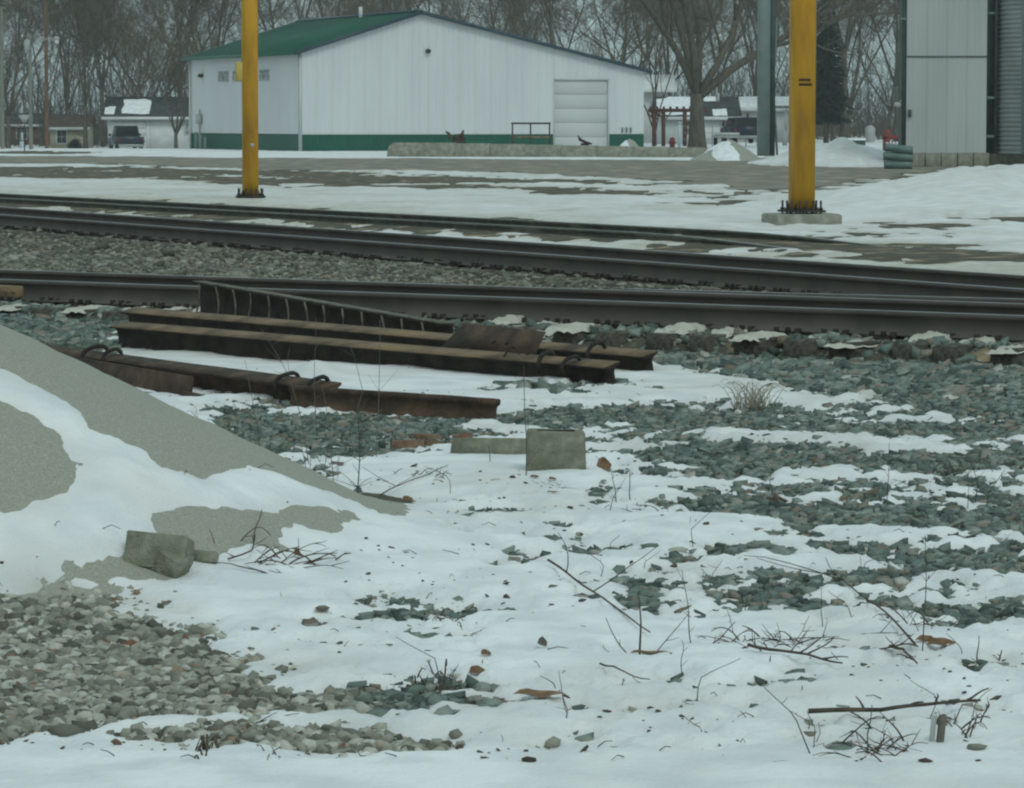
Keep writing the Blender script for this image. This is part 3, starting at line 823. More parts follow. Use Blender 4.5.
# rail anchors: bent clips hung over the rail feet
def anchor(px, py, z, label, s=1.0, tw=0.0):
    p = np.array(W3(px, py, z))
    u = np.array([cos(RD(48) + tw), sin(RD(48) + tw), 0])
    pts = [p + u * (t * .105) * s + np.array([0, 0, (.045 * (1 - t ** 4) + .015 * t) * s]) for t in np.linspace(-1, 1, 11)]
    pts = [pts[0] + np.array([.01, 0, -.05])] + pts + [pts[-1] + np.array([-.01, 0, -.045])]
    single('rail_anchor', MB().tubes(pts, [.013 * s] * len(pts), 6), M['rustdark'], label, 'rail clip', 'rail clips on the scrap rails', smooth=True)
anchor(95, 383, .185, 'bent clip over the brown rail just above the propped plate', 1.1)
anchor(112, 385, .18, 'bent clip on the brown rail, second above the propped plate', 1.0, .2)
anchor(287, 404, .135, 'bent clip where the two brown rails overlap, nearer the sand pile', 1.0)
anchor(318, 408, .13, 'bent clip near the cut start of the short brown rail', 1.05, .15)
anchor(546, 386, .16, 'bent clip on the front scrap rail beside the angled plate', 1.2, .3)
anchor(571, 389, .155, 'bent clip on the front scrap rail closest to its cut end', 1.0, .1)
anchor(596, 376, .165, 'bent clip on the rear scrap rail near its cut end', 1.15, .2)
# coiled wire on the stack
p = np.array(W3(520, 383, .17))
single('wire_loop', MB().tubes([p + np.array([.10 * (t - 3) * .35, .05 * sin(t), .07 * abs(sin(t * .9)) - .02 * t * .3]) for t in np.linspace(0, 6, 24)], [.006] * 24, 5), M['rustdark'], 'loop of rusty wire over the front scrap rail beside the angled plate', 'wire')

# ------------------------------------------------------------------ blocks, bricks, slab
def bchunk(name, px, py, size, rot, material, label, cat, sink=.01, seed=1, jit=.05, bev=.06, group=None):
    p = G(px, py); z = s1(p[0], p[1])
    return single(name, MB().chunk((p[0], p[1], z + size[2] / 2 - sink), size, rot, jit, bev, seed), material, label, cat, group)
p = G(556, 478); z = s1(p[0], p[1])
root = thing('concrete_block', 'upright square-faced concrete block standing in the snow past the sand pile', 'concrete block', (p[0], p[1], z), 0)
mb = MB().chunk((0, .10, .082), (.275, .20, .19), (0, 0, .02), .03, .05, 8)
obj('body', mb, M['block'], root, local=True)
obj('core_hole_shade', MB().bx(-.09, .09, .06, .12, .1775, .1815), M['darksteel'], root, local=True)  # raised dark plate, its colour stands for the shade inside the core
q = GP(158, 573); z = s1(*q)
root = thing('concrete_block', 'broken tilted concrete block at the foot of the sand pile', 'concrete block', (q[0], q[1], z), 0)
obj('body', MB().chunk((0, .05, .055), (.22, .14, .125), (RD(-16), RD(4), RD(-9)), .02, .02, 12), M['block'], root, local=True)
obj('broken_core', MB().chunk((.055, -.01, .025), (.10, .10, .08), (RD(10), RD(25), RD(-20)), .06, .06, 14), M['block'], root, local=True)
q = GP(202, 566); z = s1(*q)
single('concrete_shard', MB().chunk((q[0], q[1], z + .015), (.11, .08, .035), (0, RD(8), .2), .1, .1, 6), M['block'], 'flat concrete shard beside the broken tilted block', 'concrete shard')
# concrete curb piece with a triangular end
p = G(492, 461); z = s1(p[0], p[1])
mb = MB().prism([(-.05, -.02), (.09, -.02), (.06, .065), (.01, .075)], (p[0] - .20, p[1], z), (0.25, 1, 0), (0, 0, 1), (.44, -.05, 0))
single('curb_piece', mb, M['block'], 'long low concrete curb piece half sunk in snow behind the block', 'curb piece')
bchunk('brick_fragment', 408, 450, (.165, .07, .05), (0, 0, .05), M['brick'], 'long brown brick fragment, nearest of the four', 'brick', seed=2, group='brick fragments in the snow')
bchunk('brick_fragment', 427, 441, (.15, .07, .045), (0, .05, -.1), M['brick'], 'brown brick fragment behind the pale chip', 'brick', seed=3, group='brick fragments in the snow')
bchunk('brick_fragment', 434, 447, (.10, .06, .055), (0, RD(20), .3), M['rustlight'], 'pale tan tilted chip among the brick fragments', 'brick', seed=5, group='brick fragments in the snow')
bchunk('brick_fragment', 463, 446, (.095, .07, .065), (0, RD(-6), .3), M['brick'], 'short blocky brown brick fragment behind the curb piece', 'brick', seed=7, group='brick fragments in the snow')
# single rocks people would notice
for px, py, sz, lab, mt in [(650, 558, .030, 'dark angular rock alone on the snow, darker of a pair', 'teal_one'), (676, 559, .033, 'rounded tan rock beside a darker one on the snow', 'lime_one'),
                            (770, 506, .055, 'brown lump of rock on the rim of the ballast patch', 'rust'), (610, 754, .02, 'small tan stone sunk in the open snow near the bottom edge', 'lime_one'),
                            (553, 757, .032, 'long pale stone poking out of the snow near the bottom edge', 'lime_one'), (455, 744, .026, 'small round grey stone beside the strip of gravel', 'lime_one'),
                            (68, 744, .042, 'flat grey stone below the limestone gravel', 'lime_one'), (117, 756, .018, 'small orange-tan pebble alone on the snow', 'brick'),
                            (322, 622, .022, 'dark pebble alone on the snow beyond the brush', 'teal_one'), (976, 764, .022, 'tan stone near the stake at the bottom edge', 'lime_one')]:
    p = G(px, py); z = s1(p[0], p[1])
    o = bpy.data.objects.new('rock', STONE_MESH[(px * 7) % 14].copy()); COL.objects.link(o)
    o.data.materials.clear(); o.data.materials.append(M[mt])
    o.location = (p[0], p[1], z + sz * .25); o.scale = (sz * 1.25, sz, sz * .9); o.rotation_euler = (0, 0, px)
    props(o, lab, 'rock', 'lone rocks on the snow')

# ------------------------------------------------------------------ dead twigs, stalks, leaves
def wiggle(P, a, rng):
    P = np.array(P, float); n = len(P)
    w = np.cumsum(rng.normal(0, a * .8, (n, 3)), 0); w -= w[0]
    w -= np.linspace(0, 1, n)[:, None] * w[-1]
    w[1:-1] = (w[:-2] + 2 * w[1:-1] + w[2:]) / 4
    return P + w
def resample(P, n):
    P = np.array(P, float); d = np.concatenate([[0], np.cumsum(np.linalg.norm(np.diff(P, axis=0), axis=1))])
    t = np.linspace(0, d[-1], n)
    return np.column_stack([np.interp(t, d, P[:, k]) for k in range(3)])
rt = np.random.default_rng(77)
def stalk(px, py, tops, label, r=.0035, branches=0, mt='deadtwig', name='dead_stalk', lean=0.0, group=None, droop=0.0):
    """upright dead stem: pixel of the foot, pixels it passes through"""
    p = G(px, py); Y0 = p[1]; zb = s1(p[0], p[1]) - .03
    Q = [(p[0], Y0, zb)]
    for i, (tx, ty) in enumerate(tops):
        q = at(tx, ty, Y0 + lean * (i + 1)); Q.append(tuple(q))
    r = r * .72
    R = wiggle(resample(Q, 9), .004, rt)
    mb = MB().tubes(R, np.linspace(r, r * .45, 9), 5)
    Ln = np.linalg.norm(R[-1] - R[0])
    for b in range(branches):
        t = rt.uniform(.15, .95); i = int(t * 8)
        an = rt.uniform(0, 2 * pi); l = Ln * rt.uniform(.10, .28)
        d = np.array([cos(an), sin(an) * .7, rt.uniform(.2, 1.0) - droop]); d /= np.linalg.norm(d)
        B = np.array([R[i] + d * l * u + np.array([0, 0, -.3 * droop * l * u * u]) for u in np.linspace(0, 1, 5)])
        mb.tubes(wiggle(B, l * .04, rt), np.linspace(r * .5, r * .25, 5), 4)
    return single(name, mb, M[mt], label, 'dead plant', group, smooth=True)
def lying(pxs, label, r=.005, mt='deadtwig', twigs=3, lift=.01, name='fallen_stick', zs=None):
    Q = np.array([G(x, y) for x, y in pxs])
    d_ = np.concatenate([[0], np.cumsum(np.linalg.norm(np.diff(Q[:, :2], axis=0), axis=1))]); d_ /= d_[-1]
    sur = np.array([s1(q[0], q[1]) for q in Q]); base_ = sur[0] * (1 - d_) + sur[-1] * d_
    Q[:, 2] = base_ + max(0, (sur - base_).max()) + lift
    r = r * .8
    R = wiggle(resample(Q, 12), .006, rt)
    mb = MB().tubes(R, np.linspace(r, r * .5, 12), 6)
    L_ = np.linalg.norm(R[-1] - R[0])
    for b in range(twigs):
        i = int(rt.integers(2, 11)); an = rt.uniform(0, 2 * pi); l = L_ * rt.uniform(.06, .2)
        d = np.array([cos(an), sin(an), rt.uniform(.1, .7)])
        B = np.array([R[i] + d * l * u for u in np.linspace(0, 1, 5)])
        mb.tubes(wiggle(B, l * .06, rt), np.linspace(r * .55, r * .25, 5), 4)
    return single(name, mb, M[mt], label, 'stick', smooth=True)
def brush(px, py, w, h, n, label, r=.0035, mt='deadtwig', flat=.5, name='dead_brush', depth=.25):
    """a tangle of thin stems grown from one foot or caught together"""
    p = G(px, py); sc = p[1] / F; W_, H_ = w * sc, h * sc
    r = r * .7
    root = thing(name, label, 'dead plant', (p[0], p[1], s1(p[0], p[1])))
    for k in range(n):
        mb = MB()
        x0 = p[0] + rt.normal(0, W_ * .25); y0 = p[1] + rt.normal(0, depth * .4)
        z0 = s1(x0, y0) - .01
        an = rt.choice([0, pi]) + rt.normal(0, .6)
        l = W_ * rt.uniform(.15, .6) * (1 if flat > .3 else .5)
        up = H_ * rt.uniform(.1, 1.0) * (1 - flat * rt.random())
        bend = rt.uniform(1.2, 2.6); cv = rt.normal(0, .5)
        B = np.array([(x0 + cos(an + cv * u) * l * u, y0 + sin(an + cv * u) * l * .7 * u, z0 + up * sin(u * bend)) for u in np.linspace(0, 1, 8)])
        B = wiggle(B, l * .022, rt)
        mb.tubes(B, np.linspace(r, r * .4, 8) * rt.uniform(.5, 1.2), 4)
        for q in range(2):
            i = int(rt.integers(1, 6)); d = (B[i + 1] - B[i]); d /= np.linalg.norm(d) + 1e-9; d = d + rt.normal(0, .6, 3); d /= np.linalg.norm(d)
            mb.tubes(wiggle(np.array([B[i] + d * l * .35 * u for u in (0, .33, .66, 1)]), l * .012, rt), [r * .55, r * .45, r * .35, r * .22], 4)
        obj('stem', mb, M[mt], root, smooth=True)
    return root
# standing stalks
stalk(640, 660, [(641, 625), (639, 597)], 'thick dead stem standing straight up with two long bent side shoots', .006, 0)
stalk(638, 662, [(618, 645), (606, 618)], 'thin side shoot leaning from the thick dead stem toward the sand pile', .0035, 1)
stalk(642, 662, [(665, 640), (690, 612)], 'thin side shoot arching from the thick dead stem toward the brush heap', .003, 1)
lying([(548, 577), (600, 612), (650, 650)], 'long straight stick slanting down to the thick dead stem', .0055, twigs=2, lift=.02)
stalk(357, 497, [(360, 450), (358, 398)], 'tall bushy dead weed at the tail of the sand pile', .0045, 16)
stalk(335, 492, [(330, 430), (322, 385)], 'thin pale weed before the overlapping brown rails', .003, 6, 'greytwig')
stalk(310, 470, [(300, 420), (285, 372), (262, 330)], 'arching tan weed reaching up across the middle scrap stack', .0032, 5, 'greytwig')
stalk(376, 462, [(378, 400), (380, 320)], 'very tall thin weed crossing in front of the middle scrap stack', .003, 3, 'greytwig')
stalk(318, 440, [(315, 380), (316, 318)], 'tall thin weed before the ribbed beam', .003, 4, 'greytwig')
stalk(350, 430, [(362, 390), (350, 345)], 'crooked grey weed between the two rows of scrap', .0032, 5, 'greytwig')
stalk(262, 462, [(258, 420), (245, 360)], 'crooked weed standing before the wood stub', .003, 6, 'greytwig')
stalk(526, 484, [(527, 430), (524, 366)], 'tall bare stem rising by the left edge of the upright concrete block', .0042, 2)
stalk(490, 470, [(488, 445)], 'short snapped stem before the curb piece', .004, 0)
stalk(446, 448, [(444, 436), (452, 424)], 'small branching weed among the brick fragments', .003, 5)
stalk(617, 512, [(616, 490), (611, 468)], 'thin stem leaning away from the brown leaf, nearer of two', .0035, 2)
stalk(630, 507, [(631, 486), (630, 472)], 'short stem beyond the brown leaf with a side twig', .0045, 2)
stalk(693, 655, [(690, 610), (682, 570)], 'slender stem before the ballast patch, beside the brush heap', .003, 3)
stalk(702, 655, [(720, 640), (735, 622)], 'slanting twig sticking out of the brush heap', .004, 1)
stalk(922, 668, [(925, 600), (925, 535)], 'very tall hair-thin stem rising from the brown leaf clump', .003, 3)
lying([(915, 668), (870, 620), (828, 580)], 'long straight stick slanting into the brown leaf clump', .005, twigs=3, lift=.02)
stalk(886, 508, [(888, 475), (889, 443)], 'thin stem standing beyond the dark ballast band', .003, 2)
stalk(745, 605, [(742, 590)], 'tiny stem on the rim of the middle ballast patch', .003, 1)
stalk(974, 508, [(978, 485), (966, 450)], 'crooked weed at the far edge of the ballast band', .0035, 9)
stalk(985, 515, [(990, 490), (1005, 470)], 'branching weed at the picture edge by the ballast band', .0035, 8)
stalk(735, 500, [(730, 485)], 'hair-thin stem by the brown lump of rock', .003, 1)
stalk(788, 498, [(800, 485)], 'short dark twig beside the brown lump of rock', .004, 2)
stalk(980, 672, [(979, 655), (979, 636)], 'short upright stem past the brown leaf clump', .004, 1)
stalk(998, 668, [(1002, 650)], 'short forked stub past the brown leaf clump', .005, 3)
stalk(870, 768, [(868, 735), (872, 705)], 'upright twig crossing the big fallen stick near its thick end', .0035, 1)
stalk(815, 768, [(795, 715), (764, 687)], 'long thin bent stem leaning left of the big fallen stick', .003, 1)
stalk(870, 768, [(880, 750), (885, 730)], 'short leaning shoot below the big fallen stick', .003, 2)
stalk(502, 752, [(501, 735)], 'hair-thin stem near the strip of gravel', .002, 0)
stalk(563, 730, [(566, 710), (562, 695)], 'thin curled stem on open snow near the dry flat leaf', .003, 1)
stalk(605, 736, [(625, 726), (660, 728)], 'bent arched twig low over the snow', .004, 2)
stalk(565, 700, [(555, 685), (540, 676)], 'thin bowed twig behind the dry flat leaf', .003, 0)
lying([(600, 680), (622, 690), (650, 697)], 'thin dark stick flat on open snow', .004, twigs=0)
stalk(655, 695, [(660, 682)], 'tiny slanting twig at the end of the flat stick', .003, 0)
stalk(420, 505, [(380, 520)], 'low slanted twig', .003, 0) if False else None
lying([(380, 502), (410, 490), (448, 477)], 'thin stick lying aslant in the snow before the curb piece', .004, twigs=2)
brush(425, 485, 50, 10, 14, 'low dark tangle of twigs on snow behind the aslant stick', .0035)
lying([(808, 733), (880, 734), (940, 728), (980, 724)], 'big dark fallen stick lying level near the bottom edge', .0095, twigs=5, lift=.03)
brush(960, 745, 60, 34, 14, 'spray of thin twigs at the tip of the big fallen stick', .0035)
brush(880, 765, 110, 46, 18, 'tangle of dead shoots at the bottom edge beneath the big fallen stick', .004)
brush(790, 655, 110, 26, 34, 'heap of dead brush lying on the snow', .004, flat=.7)
lying([(748, 664), (790, 670), (842, 682)], 'forked dark branch lying in front of the brush heap', .007, twigs=5, lift=.02)
lying([(850, 655), (880, 660), (918, 668)], 'low dark branch lying between brush heap and brown leaf clump', .005, twigs=4)
lying([(890, 660), (905, 672), (917, 684)], 'short thick dead branch in front of the brown leaf clump', .007, twigs=3)
brush(920, 640, 70, 30, 12, 'loose thin twigs standing behind the brown leaf clump', .003)
lying([(228, 590), (250, 588), (262, 570)], 'small bent twig in the snow left of the low brush', .004, twigs=3)
brush(285, 588, 110, 28, 22, 'low dead brush with curled leaves right of the broken block', .0045)
brush(320, 480, 80, 60, 10, 'thin bare shrub growing behind the tail of the sand pile', .0028, 'greytwig', flat=.1)
brush(210, 435, 70, 40, 10, 'scruffy weeds between sand pile and brown rail', .003, 'greytwig', flat=.2)
brush(435, 690, 60, 34, 20, 'tuft of dark broken weeds growing on the small gravel patch', .0045, flat=.3)
brush(375, 698, 70, 14, 24, 'low prickly weeds along the left end of the small gravel patch', .004, flat=.4)
brush(240, 735, 110, 12, 22, 'dark twigs lying along the snow gap in the limestone gravel', .0045, flat=.9)
brush(145, 628, 50, 12, 16, 'dark weeds along the upper rim of the limestone gravel', .004, flat=.6)
brush(45, 632, 90, 12, 26, 'dark leafy litter on the back of the limestone gravel', .004, flat=.8)
brush(205, 768, 30, 20, 14, 'clump of dark broken stubble at the bottom left edge', .006, flat=.1)
brush(275, 766, 40, 14, 10, 'thin stubble at the bottom edge beside the darker clump', .003, flat=.1)
brush(452, 634, 40, 12, 16, 'dark sprig lying on the snow behind the small gravel patch', .0045)
brush(560, 495, 60, 8, 8, 'thin dark twigs lying on snow before the upright block', .003)
brush(650, 520, 50, 10, 14, 'small dark tangle of roots in the snow', .004)
brush(960, 478, 80, 26, 14, 'scruffy dead weeds at the far right of the snow', .0035, flat=.3)
for k in range(78):
    px, py = rt.uniform(230, 1015) if k % 3 == 0 else rt.uniform(540, 1015), 480 + 285 * rt.random() ** .8
    if px < 420 and py < 600: continue
    h_ = 7 + 50 * rt.random() ** 2.2
    stalk(px, py, [(px + rt.normal(0, .2 * h_), py - h_ * .6), (px + rt.normal(0, .6 * h_), py - h_)], 'hair-thin dead weed poking singly out of the snow', .0026, int(rt.integers(0, 3)), ['greytwig', 'deadtwig'][k % 2], name='dead_weed', group='thin dead weeds in the snow')
# pale tuft of grass on the near bank
p = G(752, 412); mb = MB()
for k in range(90):
    an = rt.uniform(0, 2 * pi); l = rt.uniform(.08, .22); x0 = p[0] + rt.normal(0, .05); y0 = p[1] + rt.normal(0, .05); z0 = s1(x0, y0)
    B = np.array([(x0 + cos(an) * l * u * .8, y0 + sin(an) * l * u * .6, z0 + l * sin(u * 2.0) * .8) for u in np.linspace(0, 1, 5)])
    mb.tubes(B, np.linspace(.003, .0012, 5), 3)
single('grass_tuft', mb, M['straw'], 'pale rounded tuft of dry grass on the snow below the ballast bank', 'grass tuft')
# leaves
def leaf(px, py, L_, W_, label, curl=.4, rz=0.0, stand=.0, mt='leaf'):
    p = G(px, py); z = s1(p[0], p[1])
    u = np.linspace(0, 1, 9); v = np.linspace(-1, 1, 7)
    U, V_ = np.meshgrid(u, v)
    wd = np.sin(pi * U ** .8) * W_ / 2 * (1 + .10 * np.sin(U * 13))
    X = (U - .5) * L_; Y_ = V_ * wd; Z_ = np.abs(V_) ** 1.5 * wd * curl * .6 + .03 * L_ * np.sin(U * 9)
    cs, ss = cos(stand), sin(stand)
    Y2 = Y_ * cs - Z_ * ss; Z2 = Y_ * ss + Z_ * cs
    cr_, sr_ = cos(rz), sin(rz)
    A = X * cr_ - Y2 * sr_; B = X * sr_ + Y2 * cr_
    z0 = max(0.0, -Z2.min())
    single('fallen_leaf', MB().grid(A + p[0], B + p[1], Z2 + z + z0 + .004), M[mt], label, 'leaf', 'fallen leaves', smooth=True)
leaf(604, 473, .09, .08, 'brown curled leaf standing upright beside the concrete block', .7, .6, 1.0)
leaf(650, 666, .13, .05, 'dry flat leaf lying before the thick dead stem', .5, .1)
leaf(540, 711, .16, .06, 'long brown leaf at the right tip of the small gravel patch', .4, -.1, .2)
leaf(510, 708, .10, .05, 'brown leaf half under a longer one on the small gravel patch', .4, .2)
leaf(478, 682, .06, .045, 'small orange curled leaf on snow behind the small gravel patch', .9, .4, .5)
leaf(486, 670, .05, .03, 'tiny orange curled leaf beside a slightly bigger one', .9, .9, .6)
leaf(942, 664, .10, .05, 'clump of brown leaves caught at the foot of the tall hair-thin stem', .8, .2, .4)
leaf(926, 662, .08, .045, 'curled brown leaf under the caught clump', .9, -.6, .3)
leaf(408, 505, .06, .04, 'orange leaf at the foot of the aslant stick', .8, .6, .5)
leaf(535, 487, .05, .035, 'small orange leaf on snow just before the upright block', .6, .2, .3)
leaf(553, 488, .05, .035, 'second small orange leaf before the upright block, farther right', .6, .8, .3)
leaf(553, 503, .06, .03, 'tan leaf flat on snow two paces before the upright block', .5, .1, .1)
leaf(297, 582, .06, .04, 'rust-coloured leaf hanging in the low brush by the broken block', .9, 1.2, 1.0)
leaf(62, 652, .07, .05, 'reddish leaf lying on the limestone gravel', .5, .1, .2)
leaf(125, 636, .08, .05, 'brown leaf on the upper part of the limestone gravel', .5, .3, .2)
leaf(542, 660, .05, .035, 'small dark curled leaf standing alone on open snow', .9, .9, 1.1, 'greytwig')
# stake
p = G(941, 757); z = s1(p[0], p[1])
root = thing('survey_stake', 'short grey split stake standing by the big fallen stick', 'stake', (p[0], p[1], z))
obj('post', MB().chunk((0, 0, .03), (.020, .012, .085), (0, .1, .2), .05, .1, 3), M['greytwig'], root, local=True)
obj('flag_strip', MB().chunk((-.022, .0, .035), (.014, .004, .075), (0, .1, .2), .05, .1, 4), M['whitebox'], root, local=True)

# ------------------------------------------------------------------ yellow posts
def yellow_post(px, py, w, label, mark=False, box=False, rz=0.0, footing=None):
    p = G(px, py); z = s1(p[0], p[1]) if footing is None else .20
    root = thing('yellow_post', label, 'post', (p[0], p[1], z), rz)
    m = MB().box((0, 0, 4.3), (w, w, 8.5))
    obj('shaft', m, M['yellow'], root, local=True)
    obj('top_cap', MB().box((0, 0, 8.57), (w + .06, w + .06, .035)), M['yellow'], root, local=True)
    obj('base_plate', MB().box((0, 0, .03), (w + .28, w + .28, .035)), M['darksteel'], root, local=True)
    for sx in (-1, 1):
        for i in range(3):
            q = MB()
            x, y = (sx * (w / 2 + .08), (i - 1) * (w / 2 + .06))
            q.tubes([(x, y, -.06), (x, y, .20)], [.018, .018], 6); q.tubes([(x, y, .05), (x, y, .085)], [.036, .036], 6)
            obj('anchor_bolt', q, M['darksteel'], root, local=True)
            q = MB(); x, y = (i - 1) * (w / 2 + .02) * .6, sx * (w / 2 + .08)
            q.tubes([(x, y, -.06), (x, y, .20)], [.018, .018], 6); q.tubes([(x, y, .05), (x, y, .085)], [.036, .036], 6)
            obj('anchor_bolt', q, M['darksteel'], root, local=True)
    for q in range(4):
        a = q * pi / 2 + pi / 4
        obj('gusset', MB().prism([(0, 0), (.10, 0), (0, .26)], (cos(a) * w * .5, sin(a) * w * .5, .05), (cos(a), sin(a), 0), (0, 0, 1), (-sin(a) * .02, cos(a) * .02, 0)), M['rustdark'], root, local=True)
    if footing:
        b = MB().chunk((0, 0, -.19), (footing, .9, .36), (0, 0, 0), .03, .08, 5)
        obj('footing', b, M['concrete'], root, local=True)
    if mark:
        for row, n in ((0, 6), (1, 7)):
            t = MB(); x = -w * .34
            for k in range(n):
                wd = random.uniform(.022, .036)
                t.box((x + wd / 2, -w / 2 - .003, 2.09 + .055 - row * .075), (wd, .004, .04)); x += wd + .004
            obj('stencil_mark', t, M['darksteel'], root, local=True)
    if box:
        obj('switch_box', MB().chunk((-w / 2 - .06, -.05, 2.68), (.16, .22, .40), (0, 0, 0), .02, .08, 2), M['yellowbox'], root, local=True)
        obj('bolt_head', MB().tubes([(.03, -w / 2 - .02, 1.12), (.03, -w / 2, 1.12)], [.045, .045], 8), M['whitebox'], root, local=True)
    return root
yellow_post(250.5, 200, .325, 'slim yellow steel post with a small box, before the green-roofed building', box=True, rz=RD(8))
yellow_post(801.5, 225, .34, 'thick yellow steel post on a concrete footing, nearest the snow bank', mark=True, rz=RD(14), footing=1.09)

# ------------------------------------------------------------------ white metal building
bc = G(300, 152)
B_W, B_L, B_PEAK, B_HL, B_HP, B_HR, BAND = 20.05, 20.0, 6.80, 5.36, 7.50, 4.45, .95
root = thing('metal_building', 'long white metal shed with green roof and green base band', 'building', (bc[0], bc[1], 0), RD(22))
def gable_z(x): return B_HL + (B_HP - B_HL) * x / B_PEAK if x < B_PEAK else B_HP + (B_HR - B_HP) * (x - B_PEAK) / (B_W - B_PEAK)
D0, D1, DT = 14.67, 17.88, 3.88
def rib_profile(x0, x1, step=.3):
    xs = [x0]; k = x0 + step / 2
    while k < x1 - .05:
        xs += [k - .035, k - .015, k + .015, k + .035]; k += step
    xs.append(x1); out = []
    for i, x in enumerate(xs):
        r = (i - 1) % 4
        out.append((x, -.013 if 0 < i < len(xs) - 1 and r in (1, 2) else 0.0))
    return out
def siding_front(name, x0, x1, zb, zt, material, y=0.0):
    pr = rib_profile(x0, x1); m = MB(); n = len(pr)
    v = [(x, y + d, zb) for x, d in pr] + [(x, y + d, zt(x)) for x, d in pr]
    i = np.arange(n - 1)
    m.add(v, [np.stack([i, i + 1, i + 1 + n, i + n], 1)])
    m.add([(x0, y + .06, zb), (x1, y + .06, zb), (x1, y + .06, zt(x1)), (x0, y + .06, zt(x0))], [np.array([[3, 2, 1, 0]])])
    return obj(name, m, material, root, local=True)
def siding_side(name, y0, y1, zb, zt, material):
    pr = rib_profile(y0, y1); m = MB(); n = len(pr)
    v = [(d, y, zb) for y, d in pr] + [(d, y, zt) for y, d in pr]
    i = np.arange(n - 1)
    m.add(v, [np.stack([i + 1, i, i + n, i + 1 + n], 1)])
    m.add([(.06, y0, zb), (.06, y1, zb), (.06, y1, zt), (.06, y0, zt)], [np.array([[0, 1, 2, 3]])])
    return obj(name, m, material, root, local=True)
edges = sorted(set(list(np.round(np.arange(0, B_W, .915), 3)) + [D0, D1, B_W, B_PEAK]))
edges = [e for i, e in enumerate(edges) if i == 0 or e - edges[i - 1] > .12 or e in (D0, D1, B_W)]
for a_, b_ in zip(edges[:-1], edges[1:]):
    mid_ = (a_ + b_) / 2
    g_ = .004
    if D0 - .01 < mid_ < D1 + .01:
        siding_front('siding_panel', a_ + g_, b_ - g_, DT, lambda x: gable_z(x) - .02, M['whitewall'])
    else:
        siding_front('siding_panel', a_ + g_, b_ - g_, BAND, lambda x: gable_z(x) - .02, M['whitewall'])
        siding_front('base_panel', a_ + g_, b_ - g_, -.05, lambda x: BAND - .03, M['greenwall'])
for a_ in np.arange(0, B_L - .01, .915):
    b_ = min(a_ + .915, B_L)
    siding_side('siding_panel', a_ + .004, b_ - .004, BAND, B_HL - .02, M['whitewall'])
    siding_side('base_panel', a_ + .004, b_ - .004, -.05, BAND - .03, M['greenwall'])
# back and right walls, floor slab
m = MB().bx(B_W - .08, B_W, .1, B_L, -.05, B_HR - .03).bx(.1, B_W, B_L - .08, B_L, -.05, B_HR - .03)
m.prism([(.1, B_HR - .03), (B_W, B_HR - .03), (B_PEAK, B_HP - .05), (.1, B_HL - .03)], (0, B_L - .08, 0), (1, 0, 0), (0, 0, 1), (0, .08, 0))
obj('rear_wall', m, M['whitewall'], root, local=True)
# roof: two slopes of standing-seam sheets
def roof_slope(xa, za, xb, zb, name):
    rl = obj(name, MB().prism([(xa, za), (xb, zb), (xb, zb + .06), (xa, za + .06)], (0, -.25, 0), (1, 0, 0), (0, 0, 1), (0, B_L + .5, 0)), M['greenroof'], root, local=True)
    for y in np.arange(.2, B_L + .2, .915):
        obj('seam', MB().prism([(xa, za + .06), (xb, zb + .06), (xb, zb + .10), (xa, za + .10)], (0, y - .02, 0), (1, 0, 0), (0, 0, 1), (0, .04, 0)), M['greenroof'], rl, local=True)
    return rl
sl = (B_HP - B_HL) / B_PEAK; sr_ = (B_HP - B_HR) / (B_W - B_PEAK)
roof_slope(-.35, B_HL - .35 * sl, B_PEAK, B_HP, 'roof')
roof_slope(B_PEAK, B_HP, B_W + .35, B_HR - .35 * sr_, 'roof')
for xa, za, xb, zb in ((-.37, B_HL - .36 * sl, B_PEAK + .05, B_HP), (B_PEAK - .05, B_HP, B_W + .37, B_HR - .36 * sr_)):
    obj('rake_trim', MB().prism([(xa, za - .12), (xb, zb - .12), (xb, zb + .08), (xa, za + .08)], (0, -.30, 0), (1, 0, 0), (0, 0, 1), (0, .045, 0)), M['trim'], root, local=True)
obj('ridge_cap', MB().prism([(-.3, -.09), (.3, -.065), (0, .03)], (B_PEAK, -.28, B_HP + .10), (1, 0, 0), (0, 0, 1), (0, B_L + .56, 0)), M['trim'], root, local=True)
obj('gutter', MB().bx(-.50, -.36, -.25, B_L + .25, B_HL - .35 * sl - .10, B_HL - .35 * sl + .05), M['greenroof'], root, local=True)
obj('downspout', MB().bx(-.14, -.04, B_L - .35, B_L - .23, .05, B_HL - .1), M['whitep'], root, local=True)
obj('downspout', MB().bx(B_W + .38, B_W + .48, -.22, -.12, B_HR - .75, B_HR - .25), M['whitep'], root, local=True)
obj('corner_trim', MB().bx(-.05, .10, -.05, -.036, -.02, B_HL - .1).bx(-.05, -.036, -.05, .10, -.02, B_HL - .1), M['doorm'], root, local=True)
obj('base_flashing', MB().bx(.1, D0 - .03, -.045, -.005, BAND - .03, BAND - .002).bx(D1 + .03, B_W, -.045, -.005, BAND - .03, BAND - .002), M['doorm'], root, local=True)
